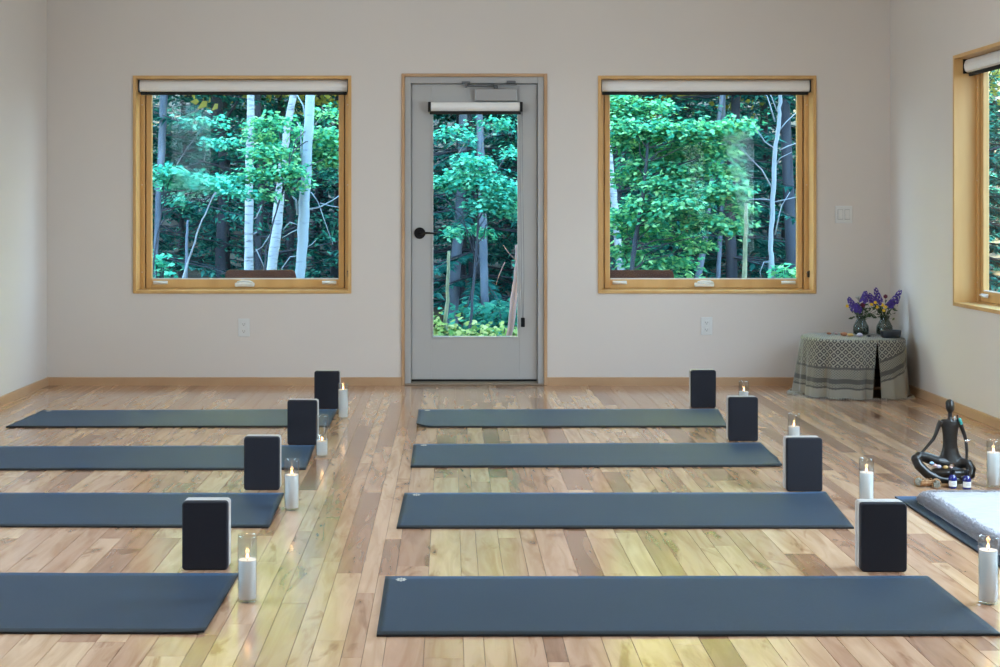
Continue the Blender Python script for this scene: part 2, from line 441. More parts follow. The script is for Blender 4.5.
def baseboard(name, a, b_, nrm):
    bm = new(); h = .056; t = .014
    a = Vector(a); b_ = Vector(b_); nrm = Vector(nrm)
    prof = [(0, 0), (t, 0), (t, h - .004), (t - .004, h), (0, h)]
    r0 = [bm.verts.new((a.x + nrm.x * d, a.y + nrm.y * d, z)) for d, z in prof]; r1 = [bm.verts.new((b_.x + nrm.x * d, b_.y + nrm.y * d, z)) for d, z in prof]
    for k in range(5): bm.faces.new((r0[k], r0[(k + 1) % 5], r1[(k + 1) % 5], r1[k]))
    bm.faces.new(r0); bm.faces.new(r1)
    tag(obj(name, bm, 'maple_pale'), kind='structure')
baseboard('baseboard_back', (XL, YB), (DX0, YB), (0, -1)); baseboard('baseboard_back', (DX1, YB), (XR, YB), (0, -1))
baseboard('baseboard_left', (XL, YR), (XL, YB - .014), (1, 0)); baseboard('baseboard_right', (XR, YR), (XR, YB - .014), (-1, 0))

def ring(bm, x0, x1, z0, z1, wl, wr, wb, wt_, y0, y1, bev=.002):
    box(bm, x0, x0 + wl, y0, y1, z0, z1, bev, 1); box(bm, x1 - wr, x1, y0, y1, z0, z1, bev, 1)
    box(bm, x0 + wl, x1 - wr, y0, y1, z0, z0 + wb, bev, 1); box(bm, x0 + wl, x1 - wr, y0, y1, z1 - wt_, z1, bev, 1)
def window(n, loc, rz, width=WW, z0=WZ0, z1=WZ1, hinge=-1, shade_label=None, hardware=True):
    r = empty('window_%d' % n, loc, rz); tag(r, kind='structure')
    w = width / 2
    bm = new(); ring(bm, -w, w, z0, z1, .022, .022, .022, .022, -.012, .185); obj('window_frame', bm, 'maple', r)
    a = w - .022; b0, b1 = z0 + .022, z1 - .022
    bm = new(); ring(bm, -a, a, b0, b1, .030, .030, .006, .030, .122, .185); obj('window_stop', bm, 'maple', r)
    a2 = a - .038
    bm = new(); ring(bm, -a2, a2, b0 + .008, b1 - .038, .038, .038, .062, .038, .134, .170, .003); sash = obj('sash', bm, 'maple', r)
    bm = new(); ring(bm, -a + .028, a - .028, b0 + .004, b1 - .028, .014, .014, .006, .014, .172, .180, 0); obj('gap_shade', bm, 'black_rubber', r)  # black strip put in to darken the shadowed gap around the sash
    bm = new(); box(bm, -a2 + .034, a2 - .034, .150, .154, b0 + .066, b1 - .072); obj('pane', bm, 'window_glass', sash)
    if hardware:
        # pale glazing bead on the sill rail
        bm = new(); box(bm, -a2 + .042, a2 - .042, .135, .146, b0 + .069, b0 + .077); obj('glazing_bead', bm, 'white_plastic', sash)
        zc = b0 + .035
        bm = new()   # folding crank: cover with a folded arm
        box(bm, -.068, .068, .096, .122, zc - .016, zc + .012, .007, 3)
        tube(bm, [(-.050, .092, zc + .016), (-.02, .088, zc + .022), (.04, .088, zc + .020), (.060, .092, zc + .012)], [.006, .008, .008, .006], 10)
        obj('crank_handle', bm, 'white_plastic', r)
        for s in (-1, 1):
            bm = new(); box(bm, s * .588 - .05, s * .588 + .05, .112, .122, zc + .000, zc + .024, .004, 2)
            tube(bm, [(s * .588 - .045, .108, zc + .014), (s * .588, .104, zc + .012), (s * .588 + .05, .106, zc + .008)], [.006, .007, .004], 10)
            obj('sash_lock', bm, 'white_plastic', r)
        for s in (-1, 1):
            for zz in (b0 + .12, (b0 + b1) / 2, b1 - .17):
                bm = new(); ball(bm, (s * (a - .012), .124, zz), .0055, 10, 6, (1, .5, 1)); obj('screw_cap', bm, 'white_plastic', r)
        bm = new(); box(bm, a - .010, a - .001, .085, .122, b0 + .085, b0 + .125, .002, 1); tube(bm, [(a - .006, .085, b0 + .115), (a - .008, .070, b0 + .130)], .004, 8)
        obj('latch', bm, 'black_metal', r)
    if shade_label:
        s_ = empty('roller_shade', (Matrix.Translation(loc) @ Matrix.Rotation(rz, 4, 'Z')) @ Vector((0, .082, b1 - .004)), rz)
        tag(s_, shade_label, 'roller shade', 'roller shades on the windows and door')
        shade(s_, a * 2 - .004, .078)
    return r
def shade(root, width, h, ends=.008):
    w = width / 2
    # D-shaped cassette
    prof = [(.035, 0), (-.020, 0), (-.032, -.012), (-.037, -.030), (-.037, -h * .62), (-.030, -h + .008), (-.016, -h), (.035, -h)]
    bm = new()
    r0 = [bm.verts.new((-w + ends, y, z)) for y, z in prof]; r1 = [bm.verts.new((w - ends, y, z)) for y, z in prof]
    for k in range(len(prof)):
        bm.faces.new((r0[k], r0[(k + 1) % len(prof)], r1[(k + 1) % len(prof)], r1[k]))
    bm.faces.new(r0); bm.faces.new(r1)
    obj('cassette', bm, 'shade_white', root)
    for s in (-1, 1):
        bm = new(); box(bm, *(sorted((s * w, s * (w - ends)))), -.042, .036, -h - .006, .002, .003, 2); obj('end_cap', bm, 'black_metal', root)
    bm = new(); box(bm, -w + .012, w - .012, -.012, .006, -h - .022, -h, .003, 2); obj('hem_bar', bm, 'black_fabric', root)

window(1, (WIN[0][0], YB, 0), 0, shade_label='white roller shade rolled up in the left window with the white trunks')
window(2, (WIN[1][0], YB, 0), 0, shade_label='white roller shade rolled up in the window between door and corner table')
window(3, (XR, RW[0], 0), -PI / 2, shade_label='white roller shade rolled up in the deep window of the right-hand side wall')
window(4, (XR, RW[1], 0), -PI / 2, hardware=False)
window(5, (XR, RW[2], 0), -PI / 2, hardware=False)
window(6, (XL, (LWIN[0] + LWIN[1]) / 2, 0), PI / 2, width=LWIN[1] - LWIN[0], z0=LWIN[2], z1=LWIN[3], hardware=False)

# ------------------------------------------------------------------ door
D = empty('door_1', (0, YB, 0)); tag(D, kind='structure')
bm = new()      # thin wooden casing
box(bm, DX0, DX0 + .022, -.012, .19, 0, DZ1, .002, 1); box(bm, DX1 - .022, DX1, -.012, .19, 0, DZ1, .002, 1); box(bm, DX0 + .022, DX1 - .022, -.012, .19, DZ1 - .022, DZ1, .002, 1)
obj('casing', bm, 'maple_pale', D)
bm = new()      # painted frame with a stop
fx0, fx1, fz = DX0 + .022, DX1 - .022, DZ1 - .022
box(bm, fx0, fx0 + .042, .005, .18, 0, fz, .002, 1); box(bm, fx1 - .042, fx1, .005, .18, 0, fz, .002, 1); box(bm, fx0 + .042, fx1 - .042, .005, .18, fz - .044, fz, .002, 1)
box(bm, fx0 + .042, fx0 + .054, .090, .14, 0, fz - .044); box(bm, fx1 - .054, fx1 - .042, .090, .14, 0, fz - .044); box(bm, fx0 + .054, fx1 - .054, .090, .14, fz - .056, fz - .044)
obj('door_frame', bm, 'door_frame_paint', D)
lx0, lx1, lz0, lz1 = fx0 + .045, fx1 - .045, .036, fz - .047
gx0, gx1, gz0, gz1 = -.126, .478, .322, 1.945
bm = new()
box(bm, lx0, gx0, .040, .084, lz0, lz1, .002, 1); box(bm, gx1, lx1, .040, .084, lz0, lz1, .002, 1)
box(bm, gx0, gx1, .0405, .0835, lz0, gz0, .001, 1); box(bm, gx0, gx1, .0405, .0835, gz1, lz1, .001, 1)
leaf = obj('door_leaf', bm, 'door_paint', D)
bm = new(); ring(bm, gx0, gx1, gz0, gz1, .010, .010, .010, .010, .034, .090, .002); obj('glazing_bead', bm, 'door_paint', leaf)
bm = new(); box(bm, gx0 + .008, gx1 - .008, .060, .064, gz0 + .008, gz1 - .008); obj('pane', bm, 'window_glass', leaf)
bm = new(); box(bm, lx0, lx1, .050, .078, .020, .040); obj('door_sweep', bm, 'black_rubber', D)
bm = new(); box(bm, fx0, fx1, -.016, .18, 0, .014, .004, 1); box(bm, fx0 + .042, fx1 - .042, .03, .10, .014, .021, .002, 1); obj('threshold', bm, 'threshold_metal', D)
# black round rosette with a lever
H = empty('door_handle', (-.209, .040, 1.047)); H.parent = D
bm = new(); tube(bm, [(0, 0, 0), (0, -.006, 0), (0, -.010, 0)], [.040, .040, .035], 24); obj('rosette', bm, 'black_metal', H)
bm = new(); tube(bm, [(0, -.005, 0), (0, -.045, 0)], .010, 12); tube(bm, [(-.006, -.045, 0), (.05, -.048, .002), (.115, -.046, -.001)], [.009, .008, .006], 10); obj('lever', bm, 'black_metal', H)
# closer: body on the leaf, arm up to the frame
K = empty('door_closer', (0, 0, 0)); K.parent = D
bm = new(); box(bm, .172, .462, -.012, .040, 1.956, 2.042, .006, 2); obj('closer_body', bm, 'steel_grey', K)
bm = new(); tube(bm, [(.315, .0, 2.042), (.315, .0, 2.062)], .014, 12)
box(bm, .10, .325, -.010, -.002, 2.054, 2.064, .002, 1); box(bm, .10, .12, -.012, .01, 2.050, 2.085, .003, 1)
box(bm, .29, .46, -.022, -.012, 2.064, 2.073, .002, 1); tube(bm, [(.12, -.016, 2.060), (.30, -.022, 2.066)], .007, 8); obj('closer_arm', bm, 'steel_dark', K)
bm = new(); box(bm, .39, .452, -.012, .012, 2.078, 2.096, .003, 1); box(bm, .08, .14, -.010, .012, 2.075, 2.092, .003, 1); obj('arm_bracket', bm, 'steel_dark', K)
S = empty('roller_shade', ((gx0 + gx1) / 2 - .002, YB + .0, 1.947)); tag(S, 'white roller shade with black end caps rolled up above the door glass', 'roller shade', 'roller shades on the windows and door')
shade(S, .650, .060, .020)
bm = new()      # operating cord loop with a weight
cx = .317
tube(bm, [(cx - .002, -.02, -.05), (cx - .004, -.014, -.6), (cx + .0, -.012, -1.2), (cx + .008, -.012, -1.485)], .0016, 6)
tube(bm, [(cx + .006, -.02, -.05), (cx + .010, -.014, -.6), (cx + .018, -.012, -1.2), (cx + .014, -.012, -1.485)], .0016, 6)
cd = obj('cord', bm, 'steel_dark', S)
bm = new(); box(bm, cx - .004, cx + .024, -.022, -.004, -1.545, -1.480, .005, 2); obj('cord_weight', bm, 'black_metal', cd)

# ------------------------------------------------------------------ wall plates
def outlet(px, py, label):
    p = P(px, py, YB); r = empty('wall_outlet', (p.x, YB, p.z)); tag(r, label, 'outlet', 'outlets on the back wall')
    bm = new(); box(bm, -.040, .040, -.006, 0, -.062, .062, .004, 2); obj('cover_plate', bm, 'plate_plastic', r)
    for s in (-1, 1):
        bm = new(); box(bm, -.017, .017, -.009, -.006, s * .024 - .017, s * .024 + .017, .005, 2); q = obj('receptacle', bm, 'plate_plastic', r)
        bm = new(); box(bm, -.008, -.0055, -.0096, -.0088, s * .024 - .004, s * .024 + .006); box(bm, .0055, .008, -.0096, -.0088, s * .024 - .004, s * .024 + .006); tube(bm, [(0, -.0086, s * .024 - .009), (0, -.0096, s * .024 - .009)], .003, 8)
        obj('slot', bm, 'slot_dark', q)
outlet(244, 327.5, 'white wall outlet low on the wall under the left window')
outlet(706.5, 326, 'white wall outlet low on the wall between door and corner table')
p = P(843.5, 214.5, YB); r = empty('light_switch', (p.x, YB, p.z)); tag(r, 'white double rocker light switch on the wall above the corner table', 'light switch')
bm = new(); box(bm, -.060, .060, -.006, 0, -.060, .060, .004, 2); obj('cover_plate', bm, 'plate_plastic', r)
for s in (-1, 1):
    bm = new(); box(bm, s * .024 - .018, s * .024 + .018, -.007, -.005, -.035, .035, .001, 1); fr = obj('rocker_frame', bm, 'steel_grey', r)
    bm = new(); box(bm, s * .024 - .0155, s * .024 + .0155, -.011, -.006, -.032, .032, .003, 2); obj('rocker', bm, 'plate_plastic', r)

# ------------------------------------------------------------------ yoga mats
def mat_obj(corners, label, logo_at=None, wave=None, seed=0, logo=True):
    """corners BL, BR, FR, FL as floor points"""
    BL, BR, FR, FL = [Vector((c[0], c[1], 0)) for c in corners]
    c0 = (BL + BR + FR + FL) / 4; c0.z = 0
    r = empty('yoga_mat', c0); tag(r, label, 'yoga mat', 'dark yoga mats laid out in two rows')
    nx, ny, th = 72, 16, .006
    bm = new(); uvg = {}
    def pt(i, j, top):
        u, v = i / nx, j / ny
        p = (FL.lerp(FR, u)).lerp(BL.lerp(BR, u), v) - c0
        z = .0008 + (wave(u, v) if wave else 0)
        n_ = noise.noise(Vector((p.x * 3 + seed, p.y * 3, seed)))
        z += max(0, n_) * .0015
        return Vector((p.x, p.y, z + (th if top else 0)))
    def grid(top):
        return [[bm.verts.new(pt(i, j, top)) for j in range(ny + 1)] for i in range(nx + 1)]
    T, B = grid(True), grid(False)
    for i in range(nx):
        for j in range(ny):
            f = bm.faces.new((T[i][j], T[i + 1][j], T[i + 1][j + 1], T[i][j + 1])); f.smooth = True
            bm.faces.new((B[i][j], B[i][j + 1], B[i + 1][j + 1], B[i + 1][j])).material_index = 1
    for i in range(nx):
        for j, s in ((0, 1), (ny, -1)):
            f = bm.faces.new((T[i][j], B[i][j], B[i + 1][j], T[i + 1][j])); f.material_index = 1
    for j in range(ny):
        for i in (0, nx):
            f = bm.faces.new((T[i][j], T[i][j + 1], B[i][j + 1], B[i][j])); f.material_index = 1
    obj('mat_sheet', bm, ['mat_rubber', 'mat_edge'], r)
    if logo:
        # little oval emblem printed near one corner: ring of petals around a dot
        u0, v0 = (.030, .925)
        lc = (FL.lerp(FR, u0)).lerp(BL.lerp(BR, u0), v0) - c0
        zz = .0008 + th + (wave(u0, v0) if wave else 0) + .0016
        bm = new()
        def flat(poly):
            f = bm.faces.new([bm.verts.new((lc.x + a, lc.y + b_, zz)) for a, b_ in poly])
        for k in range(8):
            a0 = 2 * PI * k / 8; ca, sa = math.cos(a0), math.sin(a0)
            pet = []
            for q in range(10):
                t = 2 * PI * q / 10; du = .0115 + .0065 * math.cos(t); dv = .0036 * math.sin(t)
                pet.append(((du * ca - dv * sa) * 1.0, (du * sa + dv * ca) * 1.35))
            flat(pet)
        flat([(.0035 * math.cos(2 * PI * q / 12), .0045 * math.sin(2 * PI * q / 12)) for q in range(12)])
        e = obj('printed_emblem', bm, 'logo_cream', r); e['label'] = 'small pale petal emblem'
    return r
def corner_up(u0, v0, ru, rv, h):
    return lambda u, v: h * max(0, 1 - abs(u - u0) / ru) ** 2 * max(0, 1 - abs(v - v0) / rv) ** 2
def fl(px, py): return FP(px, py)
def fm(px, py):
    Y = FPX * (CAM_H - .0075) / (py - VY); return ((px - VX) * Y / FPX, Y)
RM = [((385.3, 576), (927.5, 575.6), (1001, 633.6), (376.5, 634.3)),
      ((404.3, 492.6), (825.5, 492.2), (854, 527), (396.5, 527)),
      ((413.5, 443.8), (760.5, 442.4), (782.5, 465.5), (410.5, 466.3)),
      ((418.5, 409.3), (718, 408.6), (727.5, 426.2), (416.3, 426.6))]
rl = ['dark yoga mat nearest the camera in the right-hand row', 'dark yoga mat, second nearest the camera in the right-hand row',
      'blue-grey yoga mat, third from the camera in the right-hand row, its right end slightly lifted', 'blue-lit yoga mat farthest back in the right-hand row, closest to the door']
waves = [None, corner_up(1, 1, .10, .5, .004), corner_up(1, .25, .10, .8, .012), corner_up(0, 0, .06, .9, .018)]
for k, q in enumerate(RM): mat_obj([fm(*c) for c in q], rl[k], wave=waves[k], seed=k)
LM = [((None, 572.4), (238.8, 572.8), (204, 632), (None, 630.6)),
      ((None, 492.5), (284, 492.6), (268.7, 526.4), (None, 524.8)),
      ((None, 446.2), (314.8, 445), (305.6, 468.6), (None, 469.2)),
      ((42.3, 410), (337.6, 409), (328.5, 426.2), (5.8, 426.6))]
ll = ['dark yoga mat nearest the camera in the left-hand row', 'dark yoga mat, second nearest the camera in the left-hand row',
      'blue-grey yoga mat, third from the camera in the left-hand row', 'blue-lit yoga mat farthest back in the left-hand row, the only left one seen whole']
for k, q in enumerate(LM):
    BR, FR = fm(*q[1]), fm(*q[2])
    if q[0][0] is None:
        FY = {0: 632, 1: 524.8, 2: 469.2}[k]
        yb = fm(0, q[0][1])[1]; yf = fm(0, q[3][1])[1]
        BL = (BR[0] - 1.79, yb); FL = (FR[0] - 1.79, yf)
    else: BL, FL = fm(*q[0]), fm(*q[3])
    mat_obj([BL, BR, FR, FL], ll[k], seed=10 + k, wave=corner_up(1, 0, .06, .5, .005) if k == 0 else None, logo=(k == 3))

# ------------------------------------------------------------------ foam blocks
def layer(x0, x1, y0, y1, z0, z1, bev):
    bm = new(); box(bm, x0, x1, y0, y1, z0, z1); return bm
def block_proto():
    """9 x 6 x 3 inch laminated foam block standing on its short side, front face at y=0"""
    r = empty('yoga_block'); w, h, d, R_ = .0765, .229, .078, .012
    def slab(y0, y1, rf, rb, m, nm):
        # rounded-rectangle profile with eased front / back rims
        bm = new(); n = 6
        def loop(ins, y):
            pts = []
            rr = max(R_ - ins * .6, .002)
            for (cx_, cz_, a0) in ((w - rr - ins, rr + ins, -PI / 2), (w - rr - ins, h - rr - ins, 0), (-w + rr + ins, h - rr - ins, PI / 2), (-w + rr + ins, rr + ins, PI)):
                for q in range(n + 1):
                    a = a0 + PI / 2 * q / n; pts.append(bm.verts.new((cx_ + rr * math.cos(a), y, cz_ + rr * math.sin(a))))
            return pts
        ls = []
        if rf:
            for q in range(4): a = PI / 2 * q / 4; ls.append(loop(rf * (1 - math.sin(a)), y0 + rf * (1 - math.cos(a))))
        ls.append(loop(0, y0 + rf))
        if rb:
            for q in range(4): a = PI / 2 * q / 4; ls.append(loop(rb * (1 - math.cos(a)), y1 - rb * (1 - math.sin(a))))
            ls.append(loop(rb, y1))
        else: ls.append(loop(0, y1))
        for a, b_ in zip(ls, ls[1:]):
            for k in range(len(a)):
                f = bm.faces.new((a[k], a[(k + 1) % len(a)], b_[(k + 1) % len(a)], b_[k])); f.smooth = True
        bm.faces.new(ls[0]); bm.faces.new(ls[-1])
        o = obj(nm, bm, m, r); return o
    o = slab(0, .026, .006, 0, 'foam_navy', 'foam_layer'); o['label'] = 'dark navy foam layer'
    o = slab(.0265, .049, 0, 0, 'foam_light', 'foam_layer'); o['label'] = 'pale grey foam layer'
    slab(.0490, .0505, 0, 0, 'foam_line', 'glue_line')
    o = slab(.0505, d, 0, .006, 'foam_light', 'foam_layer'); o['label'] = 'pale grey foam layer'
    return r
BLK = [((862.5, 906.3), 572.3, 'two-tone yoga block standing behind the nearest mat of the right-hand row'),
       ((787.2, 822.6), 491.8, 'two-tone yoga block standing behind the second nearest mat of the right-hand row'),
       ((728.8, 758.4), 441.3, 'two-tone yoga block standing behind the third mat from the camera, right-hand row'),
       ((691.1, 716.2), 407.9, 'two-tone yoga block standing behind the farthest mat of the right-hand row'),
       ((181.7, 227.6), 570.4, 'two-tone yoga block standing behind the nearest mat of the left-hand row'),
       ((243.8, 279.2), 490.4, 'two-tone yoga block standing behind the second nearest mat of the left-hand row'),
       ((288.2, 315.8), 445.2, 'two-tone yoga block standing behind the third mat from the camera, left-hand row'),
       ((315.2, 338.3), 409.0, 'two-tone yoga block standing behind the farthest mat of the left-hand row')]
pro = block_proto()
for k, ((a, b_), yb, lab) in enumerate(BLK):
    o = pro if k == 0 else dup(pro)
    X, Y = fl((a + b_) / 2, yb)
    # the far blocks stand on the back rim of their mat
    z = .0
    o.location = (X, Y, z); o.rotation_euler = (0, 0, [0, .01, 0, .015, 0, -.01, -.12, -.08][k] * .4)
    tag(o, lab, 'yoga block', 'foam yoga blocks standing on end beside the mats')

# ------------------------------------------------------------------ glass candles
def candle_proto(fill):
    r = empty('glass_candle'); R_, h = .0295, .205
    bm = new(); lathe(bm, [(0, .001), (R_ * .8, .001), (R_, .004), (R_, h - .012), (R_ * .97, h - .006), (R_ * .97, h), (R_ * .90, h), (R_ * .90, h - .008), (R_ * .93, h - .016), (R_ * .93, .012), (R_ * .8, .009), (0, .009)], 32)
    obj('glass_jar', bm, 'jar_glass', r)
    zf = fill
    bm = new(); lathe(bm, [(0, .0105), (R_ * .88, .0105), (R_ * .905, .014), (R_ * .905, zf), (R_ * .80, zf - .002), (R_ * .3, zf - .004), (0, zf - .004)], 32); wx = obj('wax', bm, 'wax', r)
    bm = new(); tube(bm, [(0, 0, zf - .005), (.001, 0, zf + .006)], .0009, 6); obj('wick', bm, 'wick', wx)
    bm = new(); lathe(bm, [(0, 0), (.0028, .003), (.0040, .007), (.0032, .011), (.0014, .015), (0, .018)], 12, (.0, 0, zf + .002)); obj('flame', bm, 'flame', r)
    return r
CND = [((247.4, 601.5), .130, 'glass candle on the bare floor beside the nearest mat of the left-hand row'),
       ((291.8, 510), .142, 'glass candle beside the second nearest mat of the left-hand row'),
       ((322.0, 456.8), .078, 'glass candle burnt down low beside the third mat of the left-hand row'),
       ((343.2, 418.6), .168, 'glass candle beside the farthest mat of the left-hand row'),
       ((988.2, 603.5), .165, 'glass candle at the right edge beside the nearest mat of the right-hand row'),
       ((866.5, 509), .148, 'glass candle rising behind the nearest block of the right-hand row'),
       ((794.0, 455.2), .142, 'glass candle rising behind the second nearest block of the right-hand row'),
       ((743.8, 415.6), .142, 'glass candle rising behind the third block of the right-hand row'),
       ((993.5, 487.3), .152, 'glass candle on the floor to the right of the seated figure')]
for (px, py), f, lab in CND:
    o = candle_proto(f); X, Y = fl(px, py); o.location = (X, Y, 0); o.rotation_euler = (0, 0, X * 3)
    tag(o, lab, 'candle', 'lit candles in tall glass jars')
    z_l = bpy.data.lights.new('candle_glow', 'POINT'); z_l.energy = .04; z_l.color = (1, .55, .25); z_l.shadow_soft_size = .006
    lo = bpy.data.objects.new('candle_glow', z_l); lo.location = (X, Y, f + .016); COL.objects.link(lo)

# ------------------------------------------------------------------ seated bronze figure
SX, SY = fl(952.8, 484)
def statue():
    s = 1 / 1395.0
    def q(zx, zy, y=0): return Vector(((zx - 320) * s, y * .68, (572 - zy) * s))
    bm = new()
    def tb(pts, rad, n=14): tube(bm, pts, rad, n)
    # torso: flat tapering slab made of overlapping ellipsoids along the spine
    rows = [(180, 50, 15), (192, 60, 20), (215, 56, 23), (245, 50, 24), (280, 46, 23), (320, 44, 22), (360, 48, 24), (395, 58, 30), (425, 76, 36), (452, 86, 42)]
    prev = None
    for (zy, hw, hd) in rows:
        ring_ = [bm.verts.new(q(318 if zy < 400 else 322, zy, .0) + Vector((hw * s * math.cos(2 * PI * k / 24), hd * s * math.sin(2 * PI * k / 24), 0))) for k in range(24)]
        if prev:
            for k in range(24): bm.faces.new((prev[k], prev[(k + 1) % 24], ring_[(k + 1) % 24], ring_[k]))
        else: bm.faces.new(ring_)
        prev = ring_
    bm.faces.new(prev)
    # neck and egg-shaped head
    tb([q(317, 195), q(318, 165), q(318, 130)], [.016, .0085, .009])
    ball(bm, q(318, 104), .0205, 20, 14, (.92, 1.0, 1.42))
    ball(bm, q(318, 84, .004), .018, 16, 10, (1.05, 1.1, 1.05))
    tb([q(318, 98, -.0195), q(318, 108, -.0235), q(318, 112, -.018)], [.003, .0042, .003], 8)      # nose ridge
    tb([q(311, 122, -.0165), q(318, 122, -.0185), q(325, 122, -.0165)], [.0018, .0025, .0018], 8)  # lips
    # arms
    for pts in ([(262, 192, 0), (250, 215, .0), (228, 272, -.004), (212, 303, -.008), (170, 345, -.022), (128, 385, -.036)],
                [(372, 192, 0), (386, 220, .0), (405, 275, -.002), (414, 312, -.006), (414, 370, -.022), (408, 425, -.034)]):
        tb([q(*p_) for p_ in pts], [.0115, .0105, .0085, .0080, .0068, .0056])
        w_ = q(*pts[-1]); w2 = q(*pts[-2]); d = (w_ - w2).normalized()
        d = (d + Vector((0, -.5, 0))).normalized(); side = d.cross(Vector((0, -1, .5))).normalized()
        ball(bm, w_ + d * .007, .008, 10, 8, (1, 1, .7))
        for f_, (off, ln) in enumerate(((-.0055, .013), (-.002, .016), (.002, .0155), (.0055, .012))):
            tb([w_ + side * off + d * .008, w_ + side * off * 1.25 + d * (.008 + ln * .6), w_ + side * off * 1.3 + d * (.008 + ln) + Vector((0, 0, -.003))], [.0022, .0021, .0016], 6)
        tb([w_ + side * -.006, w_ + side * -.011 + d * .006, w_ + side * -.012 + d * .012], [.0024, .0022, .0016], 6)
    # crossed legs: thighs out to the knees, shins curving back in front
    tb([q(300, 455, .0), q(230, 440, -.006), q(160, 412, -.024), q(112, 402, -.040), q(92, 420, -.052)], [.030, .026, .023, .021, .021])
    tb([q(92, 420, -.052), q(105, 455, -.068), q(150, 500, -.084), q(215, 535, -.094), q(290, 545, -.098), q(345, 535, -.090)], [.021, .022, .022, .021, .018, .015])
    tb([q(340, 455, .0), q(385, 448, -.012), q(418, 452, -.034), q(428, 478, -.050)], [.030, .025, .022, .021])
    tb([q(428, 478, -.050), q(420, 512, -.062), q(380, 535, -.070), q(320, 545, -.074), q(270, 540, -.072)], [.021, .022, .021, .018, .014])
    # feet with a ball and toes' wedge
    ball(bm, q(362, 522, -.098), .017, 12, 8, (1.5, .9, .75)); ball(bm, q(250, 532, -.070), .016, 12, 8, (1.5, .9, .75))
    for kp in ((92, 418, -.052), (428, 480, -.050)): ball(bm, q(*kp), .0222, 16, 12)
    ball(bm, q(285, 498, -.070), .056, 24, 14, (1.55, .72, .46))     # lap between the crossed legs
    # base mass
    ball(bm, q(320, 525, -.005), .050, 20, 12, (1.25, .9, .62))
    ball(bm, q(318, 535, -.045), .045, 20, 12, (1.4, .9, .55))
    for v in bm.verts: v.co.z = max(v.co.z, .0)
    o = obj('seated_figurine', bm, 'bronze', None, (SX, SY + .03, 0))
    m = o.modifiers.new('remesh', 'REMESH'); m.mode = 'VOXEL'; m.voxel_size = .0019; m.use_smooth_shade = True
    m2 = o.modifiers.new('smooth', 'SMOOTH'); m2.iterations = 3; m2.factor = .5
    tag(o, 'slender dark bronze figure sitting cross-legged in meditation near the right wall', 'figurine')
    return q
q_ = statue()
# things on the figure's lap and shoulder
def pebble(px, py, Y, r_, m, label, name='pebble', sc=(1.2, .9, .8), group=None, cat='stone', z=None, seed=1):
    p = P(px, py, Y)
    if z is not None: p.z = z
    bm = new(); ball(bm, (0, 0, 0), r_, 14, 10, sc)
    for v in bm.verts: v.co *= 1 + .18 * noise.noise(v.co * (1.2 / r_) + Vector((seed * 3.1, 0, 0)))
    o = obj(name, bm, m, None, p); tag(o, label, cat, group); return o
YS = SY - .03
for i, (zx, zy, r_, m, lab) in enumerate(((172, 442, .0085, 'stone_blue', 'small blue-grey polished stone on the left knee side of the figure lap'), (190, 456, .009, 'stone_rose', 'small rosy stone beside the blue-grey one in the figure lap'),
        (216, 464, .010, 'stone_lilac', 'pale lilac stone in the middle of the figure lap'), (260, 470, .0105, 'stone_amber', 'amber coloured stone in the figure lap'), (296, 474, .008, 'stone_rose', 'small rosy stone at the right end of the lap stones'))):
    w = q_(zx, zy, -.055)
    o = pebble(0, 0, 1, r_, m, lab, seed=i, group='polished stones in the figure lap'); o.location = (SX + w.x, SY + .03 - .072 + i * .004, w.z + .006)
# teal tassel at the shoulder, small silver clasp on the arm
w = q_(366, 178, -.004)
T = empty('teal_ornament', (SX + w.x, SY + .03 + w.y, w.z)); tag(T, 'small teal ornament hung over the shoulder of the bronze figure', 'ornament')
bm = new(); ball(bm, (.004, -.010, -.004), .009, 10, 8, (.9, .6, 1.1)); ball(bm, (.010, -.010, -.016), .008, 10, 8, (.8, .6, 1.2)); obj('bead', bm, 'teal_bead', T)
bm = new(); tube(bm, [(-.008, -.012, .020), (-.007, -.013, .0), (-.004, -.014, -.01)], [.0035, .003, .002], 8); obj('pin', bm, 'black_metal', T)
bm = new(); ball(bm, (-.020, -.014, .004), .007, 10, 8, (.7, .6, 1.6)); obj('shell_bead', bm, 'silver', T)
w = q_(418, 312, -.008)
bm = new(); lathe(bm, [(.0098, -.006), (.0115, -.004), (.0115, .004), (.0098, .006)], 16); ball(bm, (.009, -.006, .002), .004, 8, 6)
o = obj('silver_clasp', bm, 'silver', None, (SX + w.x, SY + .03 + w.y, w.z)); tag(o, 'tiny silver clasp around the right-hand arm of the bronze figure', 'clasp')

